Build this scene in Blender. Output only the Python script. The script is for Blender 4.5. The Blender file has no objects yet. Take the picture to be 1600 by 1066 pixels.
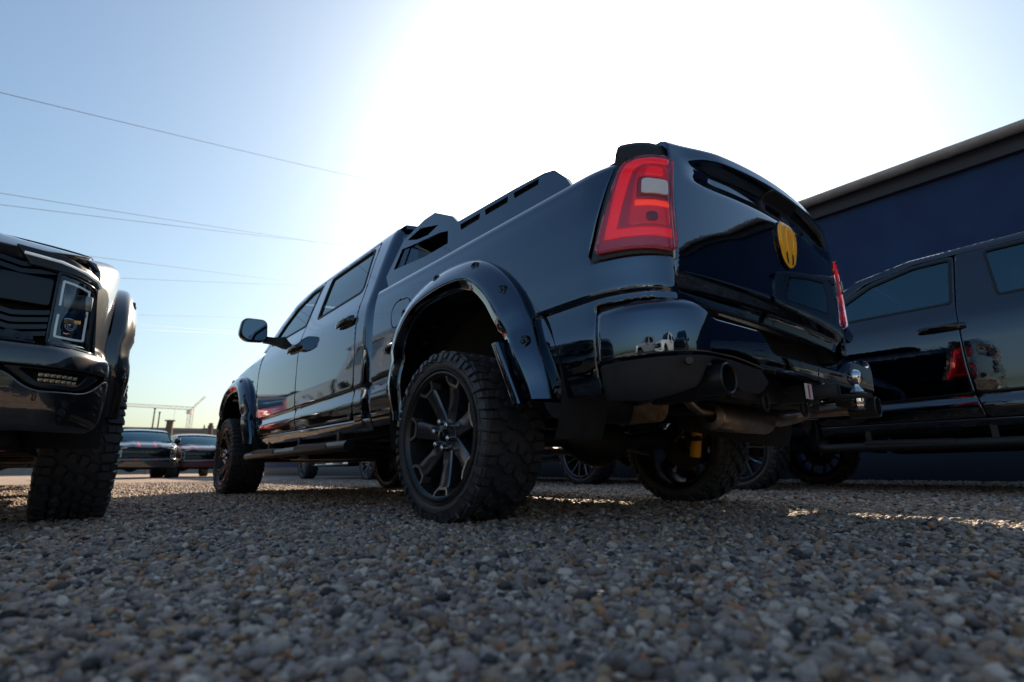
import bpy, bmesh, math, random
import numpy as np
from mathutils import Vector, Matrix, Quaternion
from mathutils.geometry import delaunay_2d_cdt

random.seed(7); rng = np.random.default_rng(7)
SC = bpy.context.scene
COL = SC.collection
PI = math.pi

# ------------------------------------------------------------------ camera
CAM = Vector((-2.45106, -2.12784, 0.24388))
PITCH, YAW, ROLL = 0.23613, 0.70278, -0.011896
cam_d = bpy.data.cameras.new('camera'); cam = bpy.data.objects.new('camera', cam_d); COL.objects.link(cam)
Fv = Vector((math.sin(YAW)*math.cos(PITCH), math.cos(YAW)*math.cos(PITCH), math.sin(PITCH)))
Rv = Vector((math.cos(YAW), -math.sin(YAW), 0)); Uv = Rv.cross(Fv)
R2 = Rv*math.cos(ROLL) + Uv*math.sin(ROLL); U2 = -Rv*math.sin(ROLL) + Uv*math.cos(ROLL)
M3 = Matrix((R2, U2, -Fv)).transposed()
cam.matrix_world = Matrix.Translation(CAM) @ M3.to_4x4()
cam_d.sensor_fit = 'HORIZONTAL'; cam_d.sensor_width = 36.0; cam_d.lens = 822.13/1600*36
cam_d.clip_start = 0.05; cam_d.clip_end = 5000
cam_d.dof.use_dof = True; cam_d.dof.focus_distance = 2.75; cam_d.dof.aperture_fstop = 2.2
SC.camera = cam

# ------------------------------------------------------------------ sky, sun, exposure
SUN_EL, SUN_AZ = math.radians(31.5), math.radians(52.1)
w = bpy.data.worlds.new('World'); SC.world = w; w.use_nodes = True
nt = w.node_tree; bg = nt.nodes['Background']
sky = nt.nodes.new('ShaderNodeTexSky'); sky.sky_type = 'NISHITA'; sky.sun_disc = False
sky.sun_elevation = SUN_EL; sky.sun_rotation = SUN_AZ
sky.altitude = 0; sky.air_density = 1.25; sky.dust_density = 2.6; sky.ozone_density = 2.4
tint = nt.nodes.new('ShaderNodeMix'); tint.data_type = 'RGBA'; tint.blend_type = 'MULTIPLY'; tint.inputs[0].default_value = 1
tint.inputs[7].default_value = (.862, .948, .952, 1)
nt.links.new(sky.outputs[0], tint.inputs[6]); nt.links.new(tint.outputs[2], bg.inputs[0]); bg.inputs[1].default_value = 0.076
sd = bpy.data.lights.new('sun', 'SUN'); sun = bpy.data.objects.new('sun', sd); COL.objects.link(sun)
sd.energy = 5.0; sd.angle = math.radians(0.5); sd.color = (1.0, 0.80, 0.58)
svec = Vector((math.sin(SUN_AZ)*math.cos(SUN_EL), math.cos(SUN_AZ)*math.cos(SUN_EL), math.sin(SUN_EL)))
sun.rotation_euler = svec.to_track_quat('Z', 'Y').to_euler()
sun.location = svec*40
SC.view_settings.view_transform = 'Standard'; SC.view_settings.look = 'None'
SC.view_settings.gamma = 1.0; SC.view_settings.use_curve_mapping = False
SC.view_settings.exposure = 1.15

# ------------------------------------------------------------------ materials
def mat(name, col, rough=.5, metal=0.0, coat=0.0, coat_rough=.03, spec=.5, emit=None, es=0.0, bump=None, noise=None, ior=1.5):
    m = bpy.data.materials.new(name); m.use_nodes = True
    n = m.node_tree; p = n.nodes['Principled BSDF']
    p.inputs['Base Color'].default_value = (*col, 1); p.inputs['Roughness'].default_value = rough
    p.inputs['Metallic'].default_value = metal; p.inputs['Coat Weight'].default_value = coat
    p.inputs['Coat Roughness'].default_value = coat_rough; p.inputs['Specular IOR Level'].default_value = spec
    p.inputs['IOR'].default_value = ior
    if emit: p.inputs['Emission Color'].default_value = (*emit, 1); p.inputs['Emission Strength'].default_value = es
    if noise:   # (scale, colour2, lo, hi, roughness spread)
        tc = n.nodes.new('ShaderNodeTexCoord'); nz = n.nodes.new('ShaderNodeTexNoise'); nz.inputs['Scale'].default_value = noise[0]
        nz.inputs['Detail'].default_value = 8; nz.inputs['Roughness'].default_value = .65
        n.links.new(tc.outputs['Object'], nz.inputs['Vector'])
        rp = n.nodes.new('ShaderNodeMapRange'); rp.inputs[1].default_value = noise[2]; rp.inputs[2].default_value = noise[3]
        n.links.new(nz.outputs[0], rp.inputs[0])
        mx = n.nodes.new('ShaderNodeMix'); mx.data_type = 'RGBA'
        mx.inputs[6].default_value = (*col, 1); mx.inputs[7].default_value = (*noise[1], 1)
        n.links.new(rp.outputs[0], mx.inputs[0]); n.links.new(mx.outputs[2], p.inputs['Base Color'])
        if len(noise) > 4:
            r2 = n.nodes.new('ShaderNodeMapRange'); r2.inputs[1].default_value = .3; r2.inputs[2].default_value = .7
            r2.inputs[3].default_value = rough; r2.inputs[4].default_value = rough + noise[4]
            n.links.new(nz.outputs[0], r2.inputs[0]); n.links.new(r2.outputs[0], p.inputs['Roughness'])
    if bump:    # (scale, strength, distance)
        tc = n.nodes.new('ShaderNodeTexCoord'); nz = n.nodes.new('ShaderNodeTexNoise'); nz.inputs['Scale'].default_value = bump[0]
        nz.inputs['Detail'].default_value = 4
        n.links.new(tc.outputs['Object'], nz.inputs['Vector'])
        b = n.nodes.new('ShaderNodeBump'); b.inputs['Strength'].default_value = bump[1]; b.inputs['Distance'].default_value = bump[2]
        n.links.new(nz.outputs[0], b.inputs['Height']); n.links.new(b.outputs[0], p.inputs['Normal'])
    return m

def paint(name, col, metal=0.0, rough=.35, dust=.02):
    # clear-coated car paint with a breath of orange peel and road dust breaking up the gloss
    m = mat(name, col, rough=rough, metal=metal, coat=1.0, coat_rough=.006, spec=.5 if metal or max(col) > .02 else 0.0)
    n = m.node_tree; p = n.nodes['Principled BSDF']; p.inputs['Coat IOR'].default_value = 1.8
    tc = n.nodes.new('ShaderNodeTexCoord')
    nz = n.nodes.new('ShaderNodeTexNoise'); nz.inputs['Scale'].default_value = 55; nz.inputs['Detail'].default_value = 1
    n.links.new(tc.outputs['Object'], nz.inputs['Vector'])
    b = n.nodes.new('ShaderNodeBump'); b.inputs['Strength'].default_value = .012; b.inputs['Distance'].default_value = .01
    n.links.new(nz.outputs[0], b.inputs['Height']); n.links.new(b.outputs[0], p.inputs['Coat Normal'])
    return m

def glass(name, tint, refl=1.0):
    m = bpy.data.materials.new(name); m.use_nodes = True
    n = m.node_tree; n.nodes.remove(n.nodes['Principled BSDF']); out = n.nodes['Material Output']
    tr = n.nodes.new('ShaderNodeBsdfTransparent'); tr.inputs[0].default_value = (*tint, 1)
    gl = n.nodes.new('ShaderNodeBsdfGlossy'); gl.inputs['Roughness'].default_value = .005; gl.inputs[0].default_value = (.5, .85, 1, 1) if refl > 2 else (.8, .93, 1, 1)
    fr = n.nodes.new('ShaderNodeFresnel'); fr.inputs[0].default_value = 1.8 if refl == 1.0 else refl
    mx = n.nodes.new('ShaderNodeMixShader')
    n.links.new(fr.outputs[0], mx.inputs[0]); n.links.new(tr.outputs[0], mx.inputs[1]); n.links.new(gl.outputs[0], mx.inputs[2])
    n.links.new(mx.outputs[0], out.inputs[0])
    return m

MT = dict(
    black=paint('black_paint', (.004, .032, .072), metal=1, rough=.05),
    black_plain=paint('plain_black_paint', (.003, .012, .03), metal=1, rough=.06),
    granite=paint('granite_paint', (.014, .0145, .016), metal=.5, rough=.3),
    darkred=paint('dark_red_paint', (.13, .008, .010)),
    charcoal=paint('charcoal_paint', (.012, .012, .013), metal=.2),
    white=paint('white_paint', (.75, .75, .74)),
    silver=paint('silver_paint', (.42, .42, .43), metal=.6),
    plastic=mat('black_plastic', (.010, .0105, .0125), .55, spec=.35, bump=(420, .12, .002), noise=(30, (.017, .0175, .02), .35, .7)),
    gloss=mat('gloss_black', (.004, .004, .005), .08),
    satin=mat('satin_black', (.009, .0095, .011), .36),
    trim=mat('rubber_trim', (.006, .006, .006), .6),
    tyre=mat('tyre_rubber', (.034, .034, .037), .42, noise=(14, (.06, .055, .05), .5, .8, .2), bump=(160, .15, .002)),
    rim=mat('satin_rim', (.10, .105, .12), .27, metal=.9),
    bolt=mat('dark_bolt', (.05, .05, .055), .18, metal=1),
    fog=mat('fog_reflector', (.22, .17, .12), .22, metal=1),
    lamp_dark=mat('lamp_dark_red', (.14, .002, .006), .2, coat=1),
    fork=mat('machined_fork', (.34, .31, .28), .34, metal=.9),
    machined=mat('machined_metal', (.30, .27, .24), .28, metal=1),
    chrome=mat('chrome', (.62, .62, .63), .06, metal=1),
    steel=mat('brushed_steel', (.40, .33, .27), .27, metal=1, noise=(18, (.26, .2, .15), .4, .75, .18)),
    endcap=mat('raw_steel_endcap', (.42, .30, .2), .5, metal=.6, noise=(25, (.22, .12, .06), .4, .7)),
    frame=mat('frame_black', (.008, .008, .008), .55, noise=(9, (.03, .026, .022), .5, .8)),
    yellow=mat('shock_yellow', (.75, .33, .01), .35),
    orange=mat('emblem_orange', (1.0, .46, .009), .3, coat=.5),
    lamp_red=mat('lamp_red', (.30, .004, .012), .08, coat=1, coat_rough=.01),
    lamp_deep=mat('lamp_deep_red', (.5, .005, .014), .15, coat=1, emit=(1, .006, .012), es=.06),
    lamp_rim=mat('lamp_rim_red', (.5, .03, .07), .05, coat=1, coat_rough=.005),
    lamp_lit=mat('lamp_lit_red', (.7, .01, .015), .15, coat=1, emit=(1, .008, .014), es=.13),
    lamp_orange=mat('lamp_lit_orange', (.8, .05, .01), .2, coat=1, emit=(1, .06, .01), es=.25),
    lamp_clear=mat('lamp_clear', (.62, .58, .56), .12, coat=1),
    drl=mat('running_light', (.75, .78, .8), .15, coat=1, emit=(.75, .9, 1), es=.09),
    lens=glass('clear_lens', (.82, .85, .88)),
    lens_red=glass('red_lens', (.97, .72, .74), 1.5),
    glass=glass('tinted_glass', (.16, .2, .21)),
    glass_lt=glass('pale_glass', (.42, .58, .62), 2.3),
    dark=mat('dark_cavity', (.004, .004, .004), .9),
    liner=mat('wheel_liner', (.011, .011, .011), .8, bump=(40, .5, .01), noise=(7, (.03, .027, .024), .5, .8)),
    seat=mat('seat_leather', (.03, .03, .032), .5),
    sticker=mat('label_white', (.62, .62, .6), .5),
    sticker_red=mat('label_red', (.5, .03, .03), .5),
    red=mat('stripe_red', (.55, .02, .02), .3, coat=1),
    letter=mat('grille_letter', (.16, .16, .165), .35, metal=.4),
    mirror=mat('mirror_glass', (.14, .19, .24), .01, metal=1),
    amber=mat('amber_bulb', (.75, .36, .06), .2, coat=1),
    gutter=mat('zinc_gutter', (.42, .41, .41), .45, metal=.3, noise=(3, (.26, .26, .265), .35, .7)),
    fascia=mat('dark_fascia', (.02, .025, .04), .6),
    wire=mat('cable', (.16, .17, .19), .6),
    wood=mat('pole_timber', (.1, .075, .055), .8),
    crane=mat('hazed_crane_steel', (.75, .72, .68), .6),  # distance haze is put into this pale colour
)

# ------------------------------------------------------------------ mesh helpers
class MB:
    """collects vertices and faces, optional per-vertex normals, becomes one mesh"""
    def __init__(s): s.v = []; s.f = []; s.n = {}; s.flat = set(); s.mi = []; s.mid = 0
    def add(s, vs, fs, ns=None, flat=False):
        o = len(s.v); s.v += [tuple(p) for p in vs]
        for f in fs:
            if flat: s.flat.add(len(s.f))
            s.f.append(tuple(i+o for i in f)); s.mi.append(s.mid)
        if ns is not None:
            for i, n in enumerate(ns): s.n[o+i] = tuple(n)
        return s
    def mirror(s):
        m = MB(); m.v = [(-x, y, z) for x, y, z in s.v]; m.f = [tuple(reversed(f)) for f in s.f]
        m.n = {k: (-a, b, c) for k, (a, b, c) in s.n.items()}; m.flat = set(s.flat); m.mi = list(s.mi)
        return m
    def xf(s, M):
        R = M.to_3x3(); s.v = [tuple(M @ Vector(p)) for p in s.v]; s.n = {k: tuple((R @ Vector(n)).normalized()) for k, n in s.n.items()}
        return s
    def merge(s, o):
        k = len(s.v); kf = len(s.f); s.v += o.v; s.f += [tuple(i+k for i in f) for f in o.f]; s.mi += o.mi
        s.n.update({i+k: n for i, n in o.n.items()}); s.flat |= {i+kf for i in o.flat}
        return s
    def mesh(s, name, angle=38):
        me = bpy.data.meshes.new(name); me.from_pydata(s.v, [], s.f); me.update()
        me.polygons.foreach_set('use_smooth', [i not in s.flat for i in range(len(s.f))])
        if s.n:
            nn = [s.n.get(i, (0, 0, 0)) for i in range(len(s.v))]
            me.normals_split_custom_set_from_vertices(nn)
        elif angle is not None:
            me.set_sharp_from_angle(angle=math.radians(angle))
        if any(s.mi): me.polygons.foreach_set('material_index', s.mi)
        return me

def box(x0, x1, y0, y1, z0, z1, bev=0.0, seg=2, M=None):
    bm = bmesh.new(); bmesh.ops.create_cube(bm, size=1)
    for v in bm.verts: v.co = Vector((x0+(v.co.x+.5)*(x1-x0), y0+(v.co.y+.5)*(y1-y0), z0+(v.co.z+.5)*(z1-z0)))
    if bev: bmesh.ops.bevel(bm, geom=bm.edges[:], offset=bev, segments=seg, profile=.5, affect='EDGES')
    bm.normal_update(); bm.verts.index_update()
    m = MB().add([v.co[:] for v in bm.verts], [[v.index for v in f.verts] for f in bm.faces]); bm.free()
    return m.xf(M) if M else m

def tube(path, r, n=12, caps=True, sx=1.0):
    """tube along a path; r a number or one per point"""
    P = [Vector(p) for p in path]; k = len(P); rs = [r]*k if not hasattr(r, '__len__') else r
    T = [((P[min(i+1, k-1)]-P[max(i-1, 0)])).normalized() for i in range(k)]
    up = Vector((0, 0, 1)) if abs(T[0].z) < .9 else Vector((1, 0, 0))
    vs = []; fs = []
    a = T[0].cross(up).normalized()
    for i in range(k):
        a = (a - T[i]*a.dot(T[i])).normalized(); b = T[i].cross(a)
        for j in range(n):
            t = 2*PI*j/n; vs.append(P[i] + (a*math.cos(t)*sx + b*math.sin(t))*rs[i])
    for i in range(k-1):
        for j in range(n): fs.append((i*n+j, i*n+(j+1) % n, (i+1)*n+(j+1) % n, (i+1)*n+j))
    if caps: fs.append(tuple(range(n-1, -1, -1))); fs.append(tuple((k-1)*n+j for j in range(n)))
    return MB().add(vs, [tuple(reversed(f)) for f in fs])

def lathe(prof, n=48, axis='x', closed=False):
    """profile of (axial, radius) spun about an axis"""
    vs = []; fs = []; k = len(prof)
    for i in range(n):
        t = 2*PI*i/n; c, s = math.cos(t), math.sin(t)
        for a, r in prof: vs.append((a, r*c, r*s) if axis == 'x' else ((r*c, r*s, a) if axis == 'z' else (r*s, a, r*c)))
    for i in range(n):
        j = (i+1) % n
        for q in range(k-1 if not closed else k):
            q2 = (q+1) % k; fs.append((i*k+q, i*k+q2, j*k+q2, j*k+q))
    return MB().add(vs, fs)

def loft(rings, closed=False, cap=False):
    n = len(rings[0]); vs = [p for r in rings for p in r]; fs = []
    for i in range(len(rings)-1):
        for j in range(n if closed else n-1):
            k = (j+1) % n; fs.append((i*n+j, i*n+k, (i+1)*n+k, (i+1)*n+j))
    if cap: fs.append(tuple(range(n-1, -1, -1))); fs.append(tuple((len(rings)-1)*n+j for j in range(n)))
    return MB().add(vs, fs)

def fix_normals(mb):
    bm = bmesh.new(); vs = [bm.verts.new(p) for p in mb.v]
    for f in mb.f:
        try: bm.faces.new([vs[i] for i in f])
        except ValueError: pass
    bmesh.ops.remove_doubles(bm, verts=bm.verts[:], dist=1e-5)
    bmesh.ops.recalc_face_normals(bm, faces=bm.faces[:]); bm.verts.index_update()
    m = MB().add([v.co[:] for v in bm.verts], [[v.index for v in f.verts] for f in bm.faces]); bm.free()
    return m

def dens(poly, res):
    out = []
    for i in range(len(poly)):
        a = np.array(poly[i], float); b = np.array(poly[(i+1) % len(poly)], float); k = max(1, int(math.ceil(np.linalg.norm(b-a)/res)))
        for j in range(k): out.append(a+(b-a)*j/k)
    return np.array(out)

def inside(poly, P):
    x, y = P[:, 0], P[:, 1]; r = np.zeros(len(P), bool)
    for i in range(len(poly)):
        x0, y0 = poly[i]; x1, y1 = poly[(i+1) % len(poly)]
        if y0 == y1: continue
        c = ((y0 > y) != (y1 > y)) & (x < (x1-x0)*(y-y0)/(y1-y0)+x0); r ^= c
    return r

def smooth_poly(pts, r=.03, n=5):
    """round the corners of a polygon by radius-like cut r"""
    out = []; k = len(pts)
    for i in range(k):
        p = np.array(pts[i][:2], float); a = np.array(pts[i-1][:2], float); b = np.array(pts[(i+1) % k][:2], float)
        rr = pts[i][2] if len(pts[i]) > 2 else r
        if rr <= 0: out.append(p); continue
        da = a-p; db = b-p; la = np.linalg.norm(da); lb = np.linalg.norm(db)
        q = min(rr, la*.48, lb*.48); s = p+da/la*q; e = p+db/lb*q
        for t in np.linspace(0, 1, n): out.append((1-t)**2*s+2*t*(1-t)*p+t*t*e)
    return [tuple(o) for o in out]

def spline(pts, n=6):
    """open Catmull-Rom through the points"""
    P = np.array(pts, float); P = np.vstack([2*P[0]-P[1], P, 2*P[-1]-P[-2]]); o = []
    for i in range(1, len(P)-2):
        for t in np.linspace(0, 1, n, endpoint=False):
            o.append(.5*((2*P[i])+(-P[i-1]+P[i+1])*t+(2*P[i-1]-5*P[i]+4*P[i+1]-P[i+2])*t*t+(-P[i-1]+3*P[i]-3*P[i+1]+P[i+2])*t**3))
    o.append(P[-2]); return [tuple(q) for q in o]

def pchip(xs, ys):
    x = np.array(xs, float); y = np.array(ys, float); h = np.diff(x); d = np.diff(y)/h; m = np.zeros(len(x))
    for i in range(1, len(x)-1):
        if d[i-1]*d[i] > 0:
            w1 = 2*h[i]+h[i-1]; w2 = h[i]+2*h[i-1]; m[i] = (w1+w2)/(w1/d[i-1]+w2/d[i])
    m[0], m[-1] = d[0], d[-1]
    def f(q):
        q = min(max(q, x[0]), x[-1]); i = min(max(int(np.searchsorted(x, q))-1, 0), len(x)-2); t = (q-x[i])/h[i]
        return (1+2*t)*(1-t)**2*y[i]+t*(1-t)**2*h[i]*m[i]+t*t*(3-2*t)*y[i+1]+t*t*(t-1)*h[i]*m[i+1]
    return f

def skin(outline, fn, ref, res=.03, holes=(), depth=.02, roll=.004, rim=True, feat=None):
    """a sheet-metal panel: a 2-D outline (u, v) with holes pressed onto the surface fn(u, v), its rim turned inwards"""
    loops = [dens(outline, res)] + [dens(h, res) for h in holes]
    pts = []; edges = []; bset = []
    def onrm(P):
        a = np.roll(P, 1, 0); b = np.roll(P, -1, 0); t = b-a; t /= np.linalg.norm(t, axis=1)[:, None]+1e-12
        return np.stack([-t[:, 1], t[:, 0]], 1)
    extra = []
    for li, Lp in enumerate(loops):
        o = len(pts); n = len(Lp); pts += [tuple(p) for p in Lp]; edges += [(o+i, o+(i+1) % n) for i in range(n)]; bset.append((o, n))
        if roll:
            nr = onrm(Lp)
            for sgn in (1, -1): extra.append(Lp+nr*sgn*.006)
    B = np.array(pts); umin, vmin = B.min(0); umax, vmax = B.max(0)
    gu = np.arange(umin+res*.5, umax, res); gv = np.arange(vmin+res*.5, vmax, res)
    G = np.array([(a, b) for a in gu for b in gv]) if len(gu) and len(gv) else np.zeros((0, 2))
    if feat is not None:    # extra rows of points along a pressed crease v = feat(u)
        fz = np.array([feat(a) for a in G[:, 0]]); G = G[abs(G[:, 1]-fz-.004) > .058]
        fu = np.arange(umin+res*.3, umax, res*.8)
        G = np.vstack([G, np.array([(a, feat(a)+d) for a in fu for d in (-.055, -.032, -.018, -.010, -.003, .003, .009, .015, .022, .036, .058)])])
    def keep(Q, dmin):
        if not len(Q): return Q
        k = inside(loops[0], Q)
        for h in loops[1:]: k &= ~inside(h, Q)
        Q = Q[k]
        if not len(Q): return Q
        d = np.full(len(Q), 1e9)
        for i in range(0, len(B), 400): d = np.minimum(d, np.sqrt(((Q[:, None]-B[None, i:i+400])**2).sum(2)).min(1))
        return Q[d > dmin]
    ins = keep(np.vstack(extra), .0055) if roll else np.zeros((0, 2))
    G = keep(G, max(res*.45, .012 if roll else 0))
    allp = [Vector(p) for p in list(map(tuple, B))+list(map(tuple, ins))+list(map(tuple, G))]
    V, E, Fc, ov, oe, of = delaunay_2d_cdt(allp, edges, [], 0, 1e-6)
    isb = [any(i < len(B) for i in o) for o in ov]
    Vn = np.array([tuple(v) for v in V]); C = np.array([Vn[list(f)].mean(0) for f in Fc])
    k = inside(loops[0], C)
    for h in loops[1:]: k &= ~inside(h, C)
    F = [tuple(f) for f, q in zip(Fc, k) if q]
    e = 2e-4; P3 = []; N3 = []
    for (u, v) in Vn:
        p = np.array(fn(u, v)); du = np.array(fn(u+e, v))-np.array(fn(u-e, v)); dv = np.array(fn(u, v+e))-np.array(fn(u, v-e))
        n = np.cross(du, dv); ln = np.linalg.norm(n); n = n/ln if ln > 1e-14 else np.array((0, 0, 1.))
        r = np.array(ref(u, v) if callable(ref) else ref)
        if n @ r < 0: n = -n
        P3.append(p); N3.append(n)
    P3 = np.array(P3); N3 = np.array(N3)
    # make faces face along the normals
    F2 = []
    for f in F:
        g = np.cross(P3[f[1]]-P3[f[0]], P3[f[2]]-P3[f[0]])
        F2.append(f if g @ N3[f[0]] >= 0 else tuple(reversed(f)))
    mb = MB(); ec = {}
    for f in F2:
        for a, b in zip(f, f[1:]+f[:1]): ec[(a, b)] = 1
    bed = [(a, b) for (a, b) in ec if (b, a) not in ec]
    Q3 = P3.copy(); QN = N3.copy()
    if roll:
        out = {}
        for a, b in bed:
            t = P3[b]-P3[a]; o = np.cross(t, N3[a]); o /= np.linalg.norm(o)+1e-12
            out[a] = out.get(a, 0)+o; out[b] = out.get(b, 0)+o
        for i, o in out.items():
            o = o/(np.linalg.norm(o)+1e-12); Q3[i] = P3[i]-N3[i]*roll*.6; q = N3[i]+o*.9; QN[i] = q/np.linalg.norm(q)
    mb.add(Q3, F2, QN)
    if rim:
        for a, b in bed:
            n = N3[a]; t = P3[b]-P3[a]; o = np.cross(t, n); o /= np.linalg.norm(o)+1e-12
            mb.add([Q3[a], Q3[b], P3[b]-N3[b]*depth, P3[a]-N3[a]*depth], [(1, 0, 3, 2)], [o]*4, flat=True)
    return mb

def plate(outline, holes, M, t, res=10, bev=0.0):
    """flat cut plate with holes, extruded by t along local z, placed by matrix M"""
    fn = lambda u, v: (u, v, 0.0)
    loops = [list(map(tuple, outline))]+[list(map(tuple, h)) for h in holes]
    pts = []; edges = []
    for Lp in loops:
        o = len(pts); pts += Lp; edges += [(o+i, o+(i+1) % len(Lp)) for i in range(len(Lp))]
    V, E, Fc, *_ = delaunay_2d_cdt([Vector(p[:2]) for p in pts], edges, [], 0, 1e-6)
    Vn = np.array([tuple(v) for v in V]); C = np.array([Vn[list(f)].mean(0) for f in Fc]); k = inside(np.array(loops[0])[:, :2], C)
    for h in loops[1:]: k &= ~inside(np.array(h)[:, :2], C)
    F = []
    for f, q in zip(Fc, k):
        if not q: continue
        f = tuple(f); a, b, c = Vn[f[0]], Vn[f[1]], Vn[f[2]]
        F.append(f if (b[0]-a[0])*(c[1]-a[1])-(b[1]-a[1])*(c[0]-a[0]) > 0 else tuple(reversed(f)))
    ec = set((a, b) for f in F for a, b in zip(f, f[1:]+f[:1])); bed = [(a, b) for a, b in ec if (b, a) not in ec]; n = len(Vn)
    mb = MB().add([(x, y, t) for x, y in Vn], F, flat=True); mb.add([(x, y, 0) for x, y in Vn], [tuple(reversed(f)) for f in F], flat=True)
    for a, b in bed:
        (xa, ya), (xb, yb) = Vn[a], Vn[b]
        mb.add([(xa, ya, 0), (xb, yb, 0), (xb, yb, t), (xa, ya, t)], [(0, 1, 2, 3)], flat=True)
    return mb.xf(M)

def frameM(o, u, v):
    u = Vector(u).normalized(); v = Vector(v); v = (v-u*v.dot(u)).normalized(); n = u.cross(v)
    return Matrix.Translation(o) @ Matrix((u, v, n)).transposed().to_4x4()

# ------------------------------------------------------------------ object helpers
def tag(o, label=None, cat=None, group=None, kind=None):
    if label: o['label'] = label
    if cat: o['category'] = cat
    if group: o['group'] = group
    if kind: o['kind'] = kind
    return o
def empty(name, loc, rz=0):
    o = bpy.data.objects.new(name, None); o.empty_display_size = .2; o.location = loc; o.rotation_euler = (0, 0, rz); COL.objects.link(o); return o
def obj(name, mb, m, parent=None, loc=None, rot=None):
    me = mb.mesh(name) if isinstance(mb, MB) else mb
    o = bpy.data.objects.new(name, me); COL.objects.link(o)
    for q in (m if isinstance(m, (list, tuple)) else [m]):
        if len(me.materials) < (len(m) if isinstance(m, (list, tuple)) else 1): me.materials.append(q)
    for i, q in enumerate(m if isinstance(m, (list, tuple)) else [m]):
        o.material_slots[i].link = 'OBJECT'; o.material_slots[i].material = q
    if parent: o.parent = parent
    if loc: o.location = loc
    if rot: o.rotation_euler = rot
    return o
CACHE = {}
def cached(key, build):
    if key not in CACHE:
        r = build(); CACHE[key] = r.mesh(key) if isinstance(r, MB) else r
    return CACHE[key]
# ------------------------------------------------------------------ pickup body surfaces (local: +y forward, left side x < 0, rear axle at y = 0)
WB, RT, TW = 4.21, .40, .325
_W = pchip([.40, .46, .50, .56, .66, .705, .74, .79, .83, .850, .862, .875, .91, 1.0, 1.15, 1.25, 1.32, 1.38, 1.42, 1.46, 1.60, 1.75, 1.86, 1.90, 1.94, 2.0],
           [.93, .965, .982, 1.000, 1.014, 1.018, 1.017, 1.011, 1.006, 1.005, 1.016, 1.0185, 1.019, 1.022, 1.022, 1.016, 1.006, .990, .978, .966, .926, .880, .842, .824, .796, .74])
def W(z): return float(_W(z))
_ZC = pchip([-1.2, -.7, .8, 1.3, 3.3, 3.9, 5.5], [.858, .85, .79, .755, .705, .70, .70])
def W2(y, z): return W(z+(.856-_ZC(y))*math.exp(-((z-.79)/.17)**2))
def taper(y): return -.09*max(0., y-4.2)**2 if y > 4.2 else 0.
def side(y, z, off=0): return (-(W2(y, z)+taper(y)+off), y, z)
def cabf(off=0):
    def f(s, z):
        w_ = W2(s, z)+off
        if s >= 1.09: return (-w_, s, z)
        p = (1.09-s)/.12
        if p <= PI/2: return (-(w_-.12*(1-math.cos(p))), 1.09-.12*math.sin(p), z)
        return (-(w_-.12)+(1.09-s-.12*PI/2), .97, z)
    return f
def bedf(off=0):
    def f(s, v):
        if v <= 1.335: w_, z = W2(s, v), v
        else:
            a = (v-1.335)/.072
            if a < PI/2: w_, z = W(1.335)-.072*(1-math.cos(a)), 1.335+.072*math.sin(a)
            else: w_, z = W(1.335)-.072-(v-1.335-.1131), 1.407
        if s >= -.85: return (-(w_+off), s, z)
        p = (-.85-s)/.395*PI/2
        if p <= PI/2:
            c, q = math.cos(p), math.sin(p); k = math.hypot(c/.195, q/.29)
            return (-(w_-.195*(1-c)+off*(c/.195)/k), -.85-.29*q-off*(q/.29)/k, z)
        return (-(w_-.195)+(-.85-.395-s), -1.14-off, z)
    return f
_TG = pchip([0, .06, .10, .14, .17, .30, .50, .73, .765, .80, .85, .90, .92, .942, .97, 1.0],
            [.035, .03, .022, .002, -.004, -.010, -.014, -.012, -.008, .012, .026, .024, .006, -.026, -.034, -.028])
_TG0 = pchip([0, .06, .10, .14, .17, .30, .50, .80, .9, 1.0], [.035, .03, .022, .002, -.004, -.010, -.014, -.013, -.012, -.006])
def tgf(off=0):
    def f(x, v):
        k = 1-(x/.84)**2; zt = 1.45+.05*max(0, k)
        vv = min(v, 1.0); z = .84+vv*(zt-.84)
        m = min(1., max(0., (.77-abs(x))/.26)); m = m*m*(3-2*m)
        y = -1.135-.075*max(0, k)*(.55+.45*vv)+_TG(vv)*m+_TG0(vv)*(1-m)-off
        if v > 1:
            a = (v-1)*.63/.03
            if a < PI/2: y += .03*(1-math.cos(a)); z += .03*math.sin(a)
            else: y += .03+(a-PI/2)*.03; z += .03
        return (x, y, z)
    return f
_BP = pchip([.38, .44, .50, .58, .60, .64, .70, .755, .78, .80, .815], [-.075, -.05, -.022, -.004, 0, .004, .006, .003, -.008, -.028, -.06])
def bumf(off=0):
    def f(s, z):
        o = _BP(z)+off-.05*max(0, (.055-s)/.055)**2
        if s < .09: return (-(1.035+o), -.89-s, z)
        p = (s-.09)/.393*PI/2
        if p <= PI/2: return (-(1.035-.24*(1-math.cos(p))+o*math.cos(p)), -.98-.26*math.sin(p)-o*math.sin(p), z)
        x = -.795+(s-.483); return (x, -1.24-.03*(1-(x/.795)**2)-o, z)
    return f
_FO = pchip([.36, .42, .55, .62, .66, .72, .74, .765, .90, 1.08, 1.14, 1.22], [.0, .045, .062, .066, .07, .062, .045, .004, -.004, -.018, -.03, -.06])
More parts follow.
